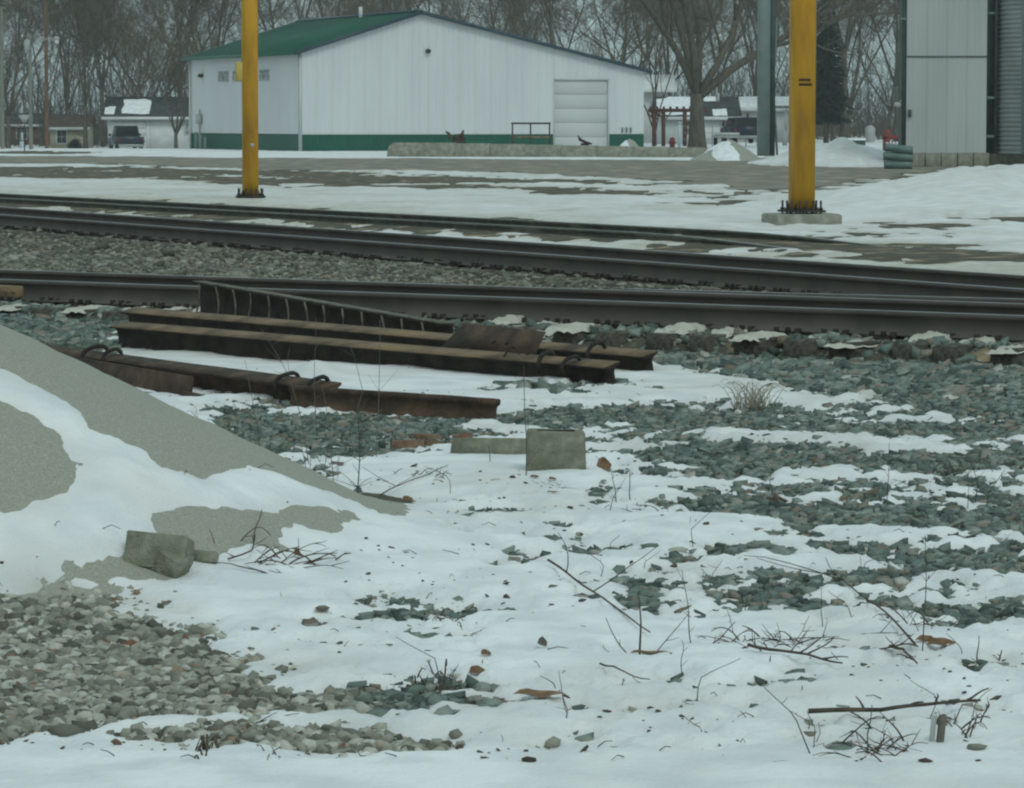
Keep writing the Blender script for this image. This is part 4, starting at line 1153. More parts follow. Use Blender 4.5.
# overhead door of four sections
dr = obj('overhead_door', MB().bx(D0 + .02, D1 - .02, .09, .12, -.02, DT - .02), M['doorm'], root, local=True)
for k in range(5):
    z0 = DT * k / 5
    obj('door_section', MB().chunk(((D0 + D1) / 2, .065, z0 + DT / 10), (D1 - D0 - .06, .05, DT / 5 - .02), (0, 0, 0), .003, .06, k), M['doorm'], dr, local=True)
obj('door_frame', MB().bx(D0 - .06, D0 + .01, -.05, .12, -.02, DT).bx(D1 - .01, D1 + .06, -.05, .12, -.02, DT).bx(D0 - .06, D1 + .06, -.052, .12, DT, DT + .08), M['doorm'], root, local=True)
for y0, y1 in ((12.45, 14.35), (9.87, 11.7), (5.07, 6.84)):
    w_ = obj('window', MB().bx(-.05, .02, y0, y1, 3.84, 4.46), M['doorm'], root, local=True)
    obj('pane', MB().bx(-.058, -.05, y0 + .06, (y0 + y1) / 2 - .02, 3.90, 4.40), M['glass'], w_, local=True)
    obj('pane', MB().bx(-.058, -.05, (y0 + y1) / 2 + .02, y1 - .06, 3.90, 4.40), M['glass'], w_, local=True)
def flood(x, y, z, side):
    l_ = MB()
    if side: l_.chunk((x - .12, y, z), (.16, .5, .20), (0, .3, 0), .03, .1, 1); l_.bx(x - .10, x + .0, y - .05, y + .05, z - .05, z + .08)
    else: l_.chunk((x, y - .12, z), (.26, .16, .20), (.3, 0, .4), .03, .1, 1); l_.bx(x - .05, x + .05, y - .10, y, z - .05, z + .08)
    obj('flood_lamp', l_, M['darksteel'], root, local=True)
flood(-.02, 17.5, 4.25, True); flood(7.25, -.03, 5.40, False)
m = MB().box((-.12, 17.9, 1.75), (.16, .7, .55)); m.tubes([(-.08, 17.9, 0), (-.08, 17.9, 2.3)], [.05, .05], 6)
obj('meter_box', m, M['whitebox'], root, local=True)
for k in range(3):
    y = 17.2 - k * .9
    obj('bollard_pipe', MB().tubes([(-.5, y, -.05), (-.5, y, 1.0 - .12 * k)], [.09, .09], 8), M['greensteel'], root, local=True)
obj('roof_vent', MB().tubes([(6.3, 8.0, 7.2), (6.3, 8.0, 8.0)], [.11, .11], 8), M['whitep'], root, local=True)
for k in range(3):
    obj('hose_tap', MB().box((D1 + .85 + k * .25, -.07, 1.18), (.10, .06, .22)).tubes([(D1 + .85 + k * .25, -.06, 1.1), (D1 + .85 + k * .25, -.06, .98)], [.03, .03], 6), M['greensteel'], root, local=True)

# ------------------------------------------------------------------ low concrete wall before the building, things along it
w0, w1 = G(386, 157.5), G(706, 158.5)
root = thing('concrete_wall', 'long low tan concrete retaining wall before the white building', 'wall', (w0[0], w0[1], 0))
n_ = 9
for k in range(n_):
    a_ = w0 + (w1 - w0) * (k + .002) / n_; b_ = w0 + (w1 - w0) * (k + .998) / n_
    h = .70 - .24 * k / n_; L = np.linalg.norm(b_ - a_); rz = math.atan2(b_[1] - a_[1], b_[0] - a_[0])
    if k == 0:
        m = MB().prism([(0, -.1), (L, -.1), (L, h - .02), (.35, h - .02), (.12, h - .2)], a_, (b_ - a_) / L, (0, 0, 1), (0, .35, 0))
    else:
        m = MB().chunk((*((a_ + b_) / 2)[:2] + np.array([0, .17]), h / 2 - .05), (L, .35, h + .1), (0, 0, rz), .012, .04, k)
    obj('block', m, M['concrete'], root)
def yard(px, py_base, Y): p = at(px, 140, Y); return np.array([p[0], Y, float(gh(p[0], Y))])
# rusty pronged scoop behind the wall
p = yard(459, 142, 176)
root = thing('loader_bucket', 'rusty brown pronged machine bucket standing behind the low wall', 'bucket', p)
obj('shell', MB().prism([(-.35, .35), (.42, .35), (.34, 1.05), (-.12, 1.0)], (0, .0, 0), (1, 0, 0), (-.12, 0, 1), (0, .45, 0)), M['rust'], root, local=True)
for x, z, l in ((-.42, 1.02, .34), (.22, 1.08, .32)):
    obj('prong', MB().tubes([(x, -.04, z - .25), (x - .05, -.08, z), (x - .22 if x < 0 else x + .0, -.1, z + .12)], [.07, .08, .05], 6), M['rust'], root, local=True)
for z in (.55, .8): obj('crossbar', MB().bx(-.33, .38, -.06, -.005, z, z + .06), M['rustdark'], root, local=True)
# pipe rack
p = yard(531, 143, 174)
root = thing('pipe_rack', 'rusty three-legged pipe rack standing behind the low wall', 'rack', p)
wr = 37 * 174 / F
for x in (-wr / 2, -.02, wr / 2): obj('leg', MB().tubes([(x, 0, 0), (x, 0, 1.52)], [.045, .045], 6), M['rust'], root, local=True)
obj('top_rail', MB().tubes([(-wr / 2 - .06, 0, 1.54), (wr / 2 + .06, 0, 1.54)], [.05, .05], 6), M['rustdark'], root, local=True)
obj('lower_rail', MB().tubes([(-wr / 2, 0, .88), (wr / 2, 0, .88)], [.055, .055], 6), M['rustlight'], root, local=True)
p = yard(585, 145, 172)
single('plow_blade', MB().prism([(-.35, 1.0), (-.30, .72), (.0, .58), (.32, .52), (.34, .60), (.02, .72), (-.18, .82)], p - np.array([0, 0, 0]), (1, 0, 0), (0, 0, 1), (0, .35, 0)).bx(p[0] - .2, p[0] + .2, p[1] + .05, p[1] + .3, p[2], p[2] + .6), M['rustdark'], 'dark curved blade jutting above the low wall before the overhead door', 'blade')
def mound(name, px, Y, rx, ry, h, label, cat, material, snow_side, peak=0.0):
    p = at(px, 150, Y); z0 = float(gh(p[0], Y))
    u = np.linspace(-1.25, 1.25, 40); v = np.linspace(-1.25, 1.25, 26); U, V_ = np.meshgrid(u, v)
    r = np.hypot(U - peak * (1 - np.abs(U)), V_)
    H = h * np.clip(1 - r, -.08, 1) ** 1 * (1 + .25 * (fbm(U * 3 + px, V_ * 3, 3) - .5)) + .05 * h * (fbm(U * 7 + px, V_ * 7, 3) - .5)
    H = np.where(r > 1.05, -.08 * h, H)
    root = thing(name, label, cat, (p[0], Y, z0))
    obj('heap', MB().grid(U * rx, V_ * ry, H), material, root, local=True, smooth=True)
    sm = snow_side(U, V_) + (fbm(U * 4 + 3, V_ * 4 + px, 3) - .5) * .5
    kk = (sm > 0) & (r < 1.02)
    t = np.where(kk, .05 * h, -.03)
    obj('snow_patch', MB().grid(U * rx, V_ * ry, H + np.clip(sm * .2, -.04, .05) * h), M['snow'], root, local=True, smooth=True)
    return root
mound('gravel_heap', 726, 152, 1.55, 2.4, 1.0, 'grey gravel heap streaked with snow below the big tree', 'gravel heap', M['sand'], lambda U, V: .38 - np.abs(U + .25 + V * .2) * 1.3 - .2 * (V > .2), .15)
mound('sand_heap', 629, 168, .9, 1.5, .92, 'small tan sand heap half white with snow behind the low wall', 'sand heap', M['sand'], lambda U, V: -U * 1.4 - .05)

# ------------------------------------------------------------------ grain bin, silo and steel legs
fb = G(950, 167)
bx0, bx1 = (905 - 512) * fb[1] / F, (985 - 512) * fb[1] / F
YB = fb[1]
root = thing('elevator_housing', 'tall pale ribbed metal housing on a concrete base beside the silo', 'grain elevator', (bx0, YB, 0))
WB = bx1 - bx0
for z0, z1 in ((.52, 3.98), (4.0, 8.0), (8.02, 11.5)):
    for k in range(4):
        a_, b_ = WB * k / 4 + .004, WB * (k + 1) / 4 - .004
        pr = rib_profile(a_, b_, .18); n = len(pr)
        m = MB(); i = np.arange(n - 1)
        m.add([(x, d * .9, z0) for x, d in pr] + [(x, d * .9, z1) for x, d in pr], [np.stack([i, i + 1, i + 1 + n, i + n], 1)])
        m.bx(a_, b_, .03, .05, z0, z1)
        obj('wall_panel', m, M['bin'], root, local=True)
obj('core', MB().bx(.03, WB - .03, .06, 3.0, .5, 11.4), M['darkgreen'], root, local=True)
obj('seam_strip', MB().bx(0, WB, -.04, -.02, 3.97, 4.01), M['darkgreen'], root, local=True)
for k in range(5):
    obj('base_block', MB().chunk((WB * (k + .5) / 5 + .1, .1, .22), (WB / 5 - .02, .6, .60), (0, 0, 0), .02, .05, k), M['concrete'], root, local=True)
obj('base_slab', MB().bx(.0, WB + 6, .45, 3.2, -.1, .50), M['concrete'], root, local=True)
obj('corner_column', MB().bx(-.16, -.03, .05, .2, 0, 11.5), M['darkgreen'], root, local=True)
obj('corner_column', MB().bx(WB + .02, WB + .07, .1, .25, .5, 11.5).bx(WB + .30, WB + .36, .02, .25, .5, 11.5), M['darkgreen'], root, local=True)
for z in (1.05, 2.45, 5.5): obj('girt', MB().bx(WB + .0, WB + .36, .08, .2, z, z + .10), M['greensteel'], root, local=True)
obj('dark_recess', MB().bx(WB + .02, WB + .36, .4, .5, .5, 11.5), M['darkgreen'], root, local=True)
obj('wall_box', MB().chunk((.12, -.08, 1.95), (.12, .10, .26), (0, 0, 0), .02, .1, 1), M['darkgreen'], root, local=True)
obj('flood_lamp', MB().chunk((-.32, .0, 2.25), (.22, .2, .16), (0, .4, 0), .04, .1, 1).tubes([(-.3, .05, 2.3), (-.08, .1, 2.45)], [.02, .02], 5), M['whitebox'], root, local=True)
obj('hoop', MB().bx(-.26, -.02, .0, .06, 5.3, 5.38), M['greensteel'], root, local=True)
# silo: rings of corrugated sheet
SR = 4.2; scx = (997 - 512) * YB / F + SR
root = thing('grain_silo', 'round grey silo of horizontally corrugated metal at the right edge', 'silo', (scx, YB + .9, 0))
an = np.linspace(RD(150), RD(390), 60)
for ring in range(12):
    z0 = .5 + ring * .84; zz = np.linspace(z0, z0 + .838, 41)
    rr = SR + .028 * np.cos((zz - z0) / .1676 * 2 * pi)
    A, ZZ = np.meshgrid(an, zz); Rr = np.repeat(rr[:, None], len(an), 1)
    obj('ring_sheet', MB().grid(np.cos(A) * Rr, np.sin(A) * Rr, ZZ), M['galv'], root, local=True, smooth=True)
for a_ in np.arange(RD(214), RD(300), RD(22)):
    obj('stiffener', MB().bx(-.04, .04, -.04, .04, .5, 10.5), M['greensteel'], root, local=True)
    o = root.children[-1]; o.location = (cos(a_) * (SR + .05), sin(a_) * (SR + .05), 0); o.rotation_euler = (0, 0, a_)
# culvert pipe lengths stacked by the base
c = G(898, 169.5)
for k, (dx, dz, L, lab) in enumerate([(0, .0, .95, 'lowest of the ribbed green culvert pipes beside the concrete base'), (0, .28, 1.0, 'middle ribbed green culvert pipe beside the concrete base'), (.02, .56, .95, 'topmost ribbed green culvert pipe beside the concrete base')]):
    xs = np.linspace(-L / 2, L / 2, 33); rr = .145 + .012 * np.cos(np.arange(33) * pi)
    an = np.linspace(0, 2 * pi, 17); A, XX = np.meshgrid(an, xs); Rr = np.repeat(rr[:, None], 17, 1)
    tiltp = .10 * k
    single('culvert_pipe', MB().grid(XX + c[0] + dx, c[1] + np.cos(A) * Rr, c[2] + .15 + dz + np.sin(A) * Rr - XX * tiltp * .6), M['culvert'], lab, 'pipe', 'culvert pipes', smooth=True)
# green steel tower leg with brace
p = G(766, 158.0); Yt = p[1] + 6
p = at(768, 150, Yt); z0 = float(gh(p[0], Yt))
root = thing('steel_tower', 'green steel tower leg with diagonal brace behind the thick yellow post', 'steel frame', (p[0], Yt, z0))
obj('column', MB().bx(-.50, .06, -.25, .2, 0, 12), M['greensteel'], root, local=True)
obj('column', MB().bx(.10, .36, .5, .9, 0, 12), M['darkgreen'], root, local=True)
obj('brace', MB().prism([(.46, .0), (.56, .0), (.36, 3.2), (.50, 6.5), (.44, 6.5), (.28, 3.2)], (.0, 1.0, 0), (1, 0, 0), (0, 0, 1), (0, .1, 0)), M['greensteel'], root, local=True)
obj('girt', MB().bx(.30, 2.3, 1.45, 1.55, 2.25, 2.38), M['greensteel'], root, local=True)
obj('foot_plate', MB().bx(-.5, .5, -.35, 1.4, -.1, .05), M['concrete'], root, local=True)
obj('drop_pipe', MB().tubes([(.95, 1.6, .9), (.95, 1.6, 2.2)], [.05, .05], 6).chunk((.9, 1.6, .85), (.22, .2, .7), (0, 0, 0), .02, .1, 1), M['whitebox'], root, local=True)

# ------------------------------------------------------------------ houses
def house(name, px, py, Y, w, d, h, rise, label, rz, wall, roofm, ridge='x', over=.3, z=None, snow_roof=None):
    p = at(px, py, Y); z0 = float(gh(p[0], Y)) if z is None else z
    root = thing(name, label, 'house', (p[0], Y, z0), rz)
    m = MB()
    if ridge == 'x':
        m.bx(0, w, 0, .12, 0, h).bx(0, w, d - .12, d, 0, h)
        for x in (0, w - .12): m.prism([(.12, 0), (d - .12, 0), (d - .12, h), (d / 2, h + rise), (.12, h)], (x, 0, 0), (0, 1, 0), (0, 0, 1), (.12, 0, 0))
    else:
        m.bx(0, .12, 0, d, 0, h).bx(w - .12, w, 0, d, 0, h)
        for y in (0, d - .12): m.prism([(.12, 0), (w - .12, 0), (w - .12, h), (w / 2, h + rise), (.12, h)], (0, y, 0), (1, 0, 0), (0, 0, 1), (0, .12, 0))
    obj('wall', m, wall, root, local=True)
    if ridge == 'x':
        sl = rise / (d / 2)
        for s_ in (0, 1):
            ya, yb = (-over, d / 2) if not s_ else (d + over, d / 2)
            r = obj('roof', MB().prism([(ya, h - over * sl), (yb, h + rise), (yb, h + rise + .12), (ya, h - over * sl + .12)], (-over, 0, 0), (0, 1, 0), (0, 0, 1), (w + 2 * over, 0, 0)), roofm, root, local=True)
            if s_ == 0:
                obj('fascia', MB().bx(-over, w + over, -over - .03, -over, h - over * sl - .12, h - over * sl + .1), M['whitep'], r, local=True)
                if snow_roof:
                    for x0, x1, t0, t1 in snow_roof:
                        U, V_ = np.meshgrid(np.linspace(0, 1, 24), np.linspace(0, 1, 14))
                        yy = -over + (d / 2 + over) * (t0 + (t1 - t0) * V_); zz = h - over * sl + (yy + over) * sl + .12
                        e = np.minimum(np.minimum(U, 1 - U) * 2.2, np.minimum(V_, 1 - V_) * 1.5) + (fbm(U * 3 + x0, V_ * 3, 3) - .5) * .5
                        obj('snow_patch', MB().grid(x0 + (x1 - x0) * U, yy, zz + np.clip(e * .25, -.05, .07)), M['snow'], r, local=True, smooth=True)
    else:
        sl = rise / (w / 2)
        for s_ in (0, 1):
            xa, xb = (-over, w / 2) if not s_ else (w + over, w / 2)
            obj('roof', MB().prism([(xa, h - over * sl), (xb, h + rise), (xb, h + rise + .12), (xa, h - over * sl + .12)], (0, -over, 0), (1, 0, 0), (0, 0, 1), (0, d + 2 * over, 0)), roofm, root, local=True)
    return root
def window(root, x, z, w, h, y=-.02, glass='darkglass', frame='whitep'):
    f_ = obj('window', MB().bx(x - w / 2 - .08, x + w / 2 + .08, y - .03, y + .0, z - .08, z + h + .08), M[frame], root, local=True)
    for sx in (0, 1):
        for sz in (0, 1):
            obj('pane', MB().bx(x - w / 2 + sx * w / 2 + .02, x + sx * w / 2 - .02, y - .045, y - .03, z + sz * h / 2 + .02, z + (sz + 1) * h / 2 - .02), M[glass], f_, local=True)
pm_ = F / 277.0
# white garage with dark snowy roof
gz = None
r_ = house('garage', 108, 148, 279, 86 / 13.0, 6.0, 2.65, 1.35, 'white garage with dark roof carrying a patch of snow behind the pickup', 0, M['whitep'], M['shingle'], 'x', .45, snow_roof=[(1.0, 3.2, .12, .85), (-.3, .5, .1, .5)])
obj('overhead_door', MB().bx(.25, 3.0, -.03, -.005, 0, 2.2), M['doorm'], r_, local=True)
for k in range(4): obj('door_section', MB().bx(.30, 2.95, -.05, -.03, .04 + k * .54, .54 + k * .54), M['whitep'], r_, local=True)
obj('corner_board', MB().bx(3.25, 3.33, -.04, -.004, 0, 2.5), M['doorm'], r_, local=True)
window(r_, 6.25, 1.2, .5, .8, glass='glass')
# small cream cottage
r_ = house('cottage', 50, 148, 290, 36 / 12.4, 5, 1.75, .9, 'small cream cottage with brown roof and one dark window at far left', 0, M['cream'], M['brownshingle'], 'x', .35)
window(r_, .95, .45, .75, 1.0)
obj('porch', MB().bx(2.3, 3.0, -1.2, -.1, 0, .95).prism([(2.2, .95), (3.1, .5), (3.1, .6), (2.2, 1.1)], (0, -1.3, 0), (1, 0, 0), (0, 0, 1), (0, 1.2, 0)), M['cream'], r_, local=True)
p = at(75, 148, 286); z0 = float(gh(p[0], 286))
mb = MB()
for k in range(260):
    a_, e_ = rt.uniform(0, 2 * pi), rt.uniform(.1, 1.5)
    q = np.array([cos(a_) * cos(e_) * .75, sin(a_) * cos(e_) * .6, sin(e_) * .85]) * rt.uniform(.7, 1.0)
    mb.tubes([np.array([p[0], 286, z0]) + q * .3, np.array([p[0], 286, z0]) + q], [.03, .015], 3)
single('shrub', mb, M['needle'], 'dark rounded shrub before the cream cottage', 'shrub')
# brick house hint far left
r_ = house('brick_house', -60, 148, 330, 105 / 10.9, 6, 1.9, .9, 'low red brick house half hidden by poles at the far left', 0, M['wallbrick'], M['shingle'], 'x', .3)
window(r_, 7.5, .6, .9, 1.0)
# houses behind the white building's right end
r_ = house('porch_house', 632, 146, 262, 2.6, 6, 4.0, .9, 'pale house with an upper porch roof just past the white building', 0, M['doorm'], M['whitep'], 'x', .6)
window(r_, 1.6, 2.2, .6, .9, glass='glass')
r_ = house('white_house', 660, 146, 246, 76 / 14.6, 7, 1.95, 1.25, 'white house with snowy dark roof behind the big tree trunk', 0, M['whitep'], M['shingle'], 'x', .35, z=0.0, snow_roof=[(-.2, 2.7, .03, .98), (3.6, 4.6, .02, .38), (2.7, 4.0, .75, 1.0)])
window(r_, 1.9, .7, .5, .9); window(r_, 4.5, .8, .6, .9, glass='glass')
obj('chimney_pipe', MB().tubes([(4.1, 2.6, 2.6), (4.1, 2.6, 3.55)], [.10, .10], 7), M['whitebox'], r_, local=True)
r_ = house('pale_house', 727, 146, 268, 70 / 13.4, 7, 2.55, .8, 'pale house with gently sloped snowy roof behind the parked vehicle', 0, M['whitep'], M['whitep'], 'x', .35, z=0.0, snow_roof=[(-.2, 5.3, .02, .98)])
obj('stove_pipe', MB().tubes([(1.5, -.25, .6), (1.5, -.25, 2.2)], [.09, .09], 7), M['rust'], r_, local=True)

# ------------------------------------------------------------------ pergola, pump, post, fence, parked vehicles
p = at(671, 146, 228)
root = thing('pergola', 'red-brown timber pergola between the white building and the big tree', 'pergola', (p[0], 228, float(gh(p[0], 228))))
for x in (-1.05, -.45, .9, 2.0):
    for y in (0, 1.6):
        obj('post', MB().bx(x - .09, x + .09, y - .09, y + .09, 0, 2.3), M['brownp'], root, local=True)
obj('beam', MB().bx(-1.4, 2.3, -.12, -.02, 2.2, 2.42), M['brownp'], root, local=True)
obj('beam', MB().bx(-1.4, 2.3, 1.62, 1.72, 2.2, 2.42), M['brownp'], root, local=True)
for k in range(9): obj('rafter', MB().bx(-1.3 + k * .42, -1.24 + k * .42, -.4, 2.0, 2.425, 2.55), M['brownp'], root, local=True)
for x, s_ in ((-1.05, 1), (-.45, -1), (-.45, 1), (-1.05, -1)):
    obj('knee_brace', MB().prism([(0, 1.65), (.08, 1.65), (.50, 2.2), (.40, 2.2)], (x, -.06, 0), (s_, 0, 0), (0, 0, 1), (0, .06, 0)), M['brownp'], root, local=True)
p = at(674, 145, 205)
root = thing('fuel_hydrant', 'small red hydrant standing below the pergola', 'hydrant', (p[0] - .1, 205, 0))
obj('barrel', MB().tubes([(0, 0, 0), (0, 0, .55), (0, 0, .6), (0, 0, .72)], [.15, .15, .18, .05], 8), M['redp'], root, local=True)
obj('outlet', MB().tubes([(-.22, 0, .42), (.22, 0, .42)], [.07, .07], 6), M['redp'], root, local=True)
p = at(677.5, 145, 203)
root = thing('marker_post', 'pale blue square post standing beside the red hydrant', 'post', (p[0] + .1, 203, 0))
obj('shaft', MB().bx(-.09, .09, -.09, .09, 0, 1.5), M['bluewhite'], root, local=True)
obj('cap', MB().bx(-.11, .11, -.11, .11, 1.5, 1.6), M['bluewhite'], root, local=True)
p = at(690, 144, 226)
root = thing('yard_fence', 'light wire yard fence in front of the white house', 'fence', (p[0], 226, 0))
for k in range(8): obj('fence_post', MB().tubes([(-.7 + k * .7, 0, 0), (-.7 + k * .7, 0, 1.35)], [.03, .03], 5), M['galv'], root, local=True)
for z in (.5, .9, 1.3): obj('rail', MB().tubes([(-.8, 0, z), (4.4, 0, z)], [.018, .018], 5), M['galv'], root, local=True)
def vehicle(name, label, p, L, Wd, H, body, rz, cab, bed=False, s=1.0):
    """x across, y along with the tail at y=0 facing the camera"""
    root = thing(name, label, 'pickup' if bed else 'car', p, rz)
    b0 = .42
    wh_y = (L * .2, L * .8)
    prof = [(0, b0), (0, b0 + .55), (.02, b0 + .62)] + ([(L * .40, b0 + .62)] if bed else []) + [(L * .70, b0 + .60), (L * .96, b0 + .50), (L, b0 + .1), (L, b0)]
    ob = obj('body', MB().prism(prof, (-Wd / 2, 0, 0), (0, 1, 0), (0, 0, 1), (Wd, 0, 0)), body, root, local=True)
    if bed: obj('bed', MB().bx(-Wd / 2 + .08, Wd / 2 - .08, .08, L * .36, b0 + .585, b0 + .625), M['black'], ob, local=True)
    c0, c1 = cab
    cb = [(c0, b0 + .60), (c0 + .18, H), (c1 - .55, H), (c1, b0 + .60)]
    ca = MB(); w1_, w2_ = Wd / 2 - .04, Wd / 2 - .18
    v = [(-w1_, cb[0][0], cb[0][1]), (-w2_, cb[1][0], cb[1][1]), (-w2_, cb[2][0], cb[2][1]), (-w1_, cb[3][0], cb[3][1]), (w1_, cb[0][0], cb[0][1]), (w2_, cb[1][0], cb[1][1]), (w2_, cb[2][0], cb[2][1]), (w1_, cb[3][0], cb[3][1])]
    ca.add(v, [np.array([[0, 1, 2, 3], [7, 6, 5, 4], [0, 4, 5, 1], [1, 5, 6, 2], [2, 6, 7, 3]])])
    cbo = obj('cab', ca, body, root, local=True)
    zl, zh = b0 + .66, H - .08
    def lerp(z): return (z - b0 - .60) / (H - b0 - .60)
    yb = lambda z: c0 + .18 * lerp(z) - .012
    wz = lambda z: w1_ + (w2_ - w1_) * lerp(z)
    g_ = MB().add([(-wz(zl) + .08, yb(zl), zl), (wz(zl) - .08, yb(zl), zl), (wz(zh) - .08, yb(zh), zh), (-wz(zh) + .08, yb(zh), zh)], [np.array([[0, 1, 2, 3]])])
    obj('rear_window', g_, M['darkglass'], cbo, local=True)
    for s_ in (-1, 1):
        e = .012
        g_ = MB().add([(s_ * (wz(zl) + e), c0 + .22, zl), (s_ * (wz(zl) + e), c1 - .2, zl), (s_ * (wz(zh) + e), c1 - .60, zh), (s_ * (wz(zh) + e), c0 + .30, zh)], [np.array([[0, 1, 2, 3]])])
        obj('side_window', g_, M['darkglass'], cbo, local=True)
        obj('tail_lamp', MB().bx(s_ * (Wd / 2 - .10) - .08, s_ * (Wd / 2 - .10) + .08, -.02, .0, b0 + .3, b0 + .5), M['redlamp'], root, local=True)
        obj('mirror', MB().chunk((s_ * (Wd / 2 + .12), c1 - .45, b0 + .75), (.16, .10, .2), (0, 0, 0), .04, .1, 1), M['black'], cbo, local=True)
        for y in wh_y:
            w_ = obj('wheel', MB().tubes([(s_ * (Wd / 2 - .22), y, .36), (s_ * (Wd / 2 - .20), y, .36), (s_ * (Wd / 2 - .0), y, .36), (s_ * (Wd / 2 + .02), y, .36)], [.30, .37, .37, .30], 14), M['rubber'], root, local=True)
            obj('rim', MB().tubes([(s_ * (Wd / 2 + .02), y, .36), (s_ * (Wd / 2 + .035), y, .36)], [.21, .18], 10), M['chrome'], w_, local=True)
    obj('tailgate', MB().chunk((0, -.012, b0 + .33), (Wd - .36, .03, .46), (0, 0, 0), .01, .1, 2), M['carblue'], root, local=True)
    obj('bumper', MB().chunk((0, -.10, b0 - .02), (Wd - .1, .16, .20), (0, 0, 0), .02, .15, 3), M['chrome'], root, local=True)
    obj('number_plate', MB().bx(-.16, .16, -.195, -.185, b0 - .07, b0 + .05), M['whitebox'], root, local=True)
    return root
p = at(131, 149, 262); p[2] = float(gh(p[0], 262)) + .03
vehicle('pickup_truck', 'dark pickup with grey-green sides parked tail-on before the white garage', p, 5.3, 1.95, 1.85, M['cargrey'], RD(14), (1.95, 3.75), bed=True)
p = at(749, 140, 222); p[2] = .25
vehicle('utility_vehicle', 'dark blue boxy vehicle parked behind the gravel heap', p, 4.4, 1.9, 1.62, M['carblue'], RD(8), (.05, 3.2))
p = at(727, 141, 216)
root = thing('flat_trailer', 'low pale flat trailer parked beside the dark blue vehicle', 'trailer', (p[0], 216, .0))
obj('deck', MB().bx(-.75, .75, 0, 3, .62, .80), M['whitebox'], root, local=True)
for s_ in (-1, 1): obj('wheel', MB().tubes([(s_ * .6 - .1, 1.5, .33), (s_ * .6 + .1, 1.5, .33)], [.33, .33], 12), M['rubber'], root, local=True)
obj('side_board', MB().bx(-.75, .75, -.03, .0, .80, .95), M['doorm'], root, local=True)

# far yard on the right: low wall with snow cap, red machinery
p = at(838, 147, 200); q = at(884, 147, 190)
root = thing('block_wall', 'low grey-green block wall capped with snow beyond the snow heap', 'wall', (p[0], 200, 0))
nb = 6
for k in range(nb):
    x0 = (q[0] - p[0]) * k / nb
    obj('block', MB().chunk((x0 + (q[0] - p[0]) / nb / 2, 0, .28), ((q[0] - p[0]) / nb - .02, .5, .62), (0, 0, 0), .02, .06, k), M['culvert'], root, local=True)
U, V_ = np.meshgrid(np.linspace(0, 1, 24), np.linspace(0, 1, 8))
obj('snow_cap', MB().grid(U * (q[0] - p[0]), (V_ - .5) * 1.6 + .3, .58 + .12 * np.sin(pi * V_) * (.6 + .8 * fbm(U * 5, V_ * 2, 3))), M['snow'], root, local=True, smooth=True)
p = at(893, 146, 178)
root = thing('red_implement', 'rusty red farm implement beside the pale metal housing', 'farm implement', (p[0], 178, 0))
obj('frame', MB().bx(-.5, .55, 0, .15, .75, .95).bx(-.45, -.35, 0, .6, 0, .9).bx(.35, .45, 0, .6, 0, .9), M['redp'], root, local=True)
for k in range(6): obj('disc', MB().tubes([(-.42 + k * .17, -.2, .45), (-.39 + k * .17, -.2, .45)], [.28, .28], 10), M['redp'], root, local=True)
p = at(870, 137, 262)
root = thing('propane_tank', 'small pale tank standing before the bare thicket', 'tank', (p[0], 262, .0))
obj('barrel', MB().tubes([(0, 0, .1), (0, 0, .25), (0, 0, 1.1), (0, 0, 1.3)], [.30, .38, .38, .15], 10), M['whitebox'], root, local=True)
p = at(887, 135, 262)
single('red_barrel', MB().tubes([(p[0], 262, .1), (p[0], 262, .2), (p[0], 262, .9), (p[0], 262, 1.0)], [.22, .26, .26, .2], 10), M['redp'], 'small red barrel standing before the bare thicket', 'barrel')

# ------------------------------------------------------------------ poles and sign on the left
def pole(name, px, Y, r, top, label, material, lamp=False):
    p = at(px, 149, Y); z0 = float(gh(p[0], Y))
    root = thing(name, label, 'pole', (p[0], Y, z0))
    obj('shaft', MB().tubes([(0, 0, -.2), (0, 0, top / 2), (0, 0, top)], [r, r * .9, r * .72], 9), material, root, local=True, smooth=True)
    return root
pole('utility_pole', 2.5, 205, .13, 8.1, 'thick pale pole at the very left edge of the picture', M['pole'])
pole('utility_pole', 47, 268, .16, 13.0, 'tall orange-brown wooden pole beside the cream cottage', M['woodpole'])
r_ = pole('street_lamp', 31, 205, .12, 6.6, 'grey pole carrying a street lamp on a short curved arm', M['pole'])
obj('transformer', MB().tubes([(-.16, -.12, 5.6), (-.16, -.12, 5.65), (-.16, -.12, 6.2), (-.16, -.12, 6.25)], [.10, .16, .16, .10], 9), M['whitebox'], r_, local=True)
arm = [(.05, 0, 5.85), (.5, 0, 6.1), (1.0, 0, 6.3), (1.45, 0, 6.28)]
obj('arm', MB().tubes(arm, [.035] * 4, 6), M['galv'], r_, local=True)
h_ = obj('lamp_head', MB().tubes([(1.35, 0, 6.33), (1.4, 0, 6.3), (1.62, 0, 6.26), (1.66, 0, 6.24)], [.06, .15, .15, .06], 8), M['whitebox'], r_, local=True)
obj('lamp_glass', MB().tubes([(1.52, 0, 6.2), (1.52, 0, 6.0)], [.14, .09], 8), M['whitep'], h_, local=True)
p = at(24.5, 150, 198)
root = thing('yield_sign', 'back of a pale triangular yield sign on a thin post', 'road sign', (p[0], 198, 0))
obj('plate', MB().prism([(-.33, 1.98), (.33, 1.98), (0, 1.42)], (0, 0, 0), (1, 0, 0), (0, 0, 1), (0, .015, 0)), M['whitebox'], root, local=True)
obj('post', MB().tubes([(0, .04, 0), (0, .04, 2.0)], [.035, .035], 6), M['darkgreen'], root, local=True)
p = at(22, 148, 215)
single('marker_stub', MB().bx(p[0] - .13, p[0] + .13, 215, 215.2, -.1, .42).bx(p[0] - .06, p[0] + .06, 215.02, 215.14, .42, .95), M['bluewhite'], 'short pale marker stub between sign and street lamp', 'marker')

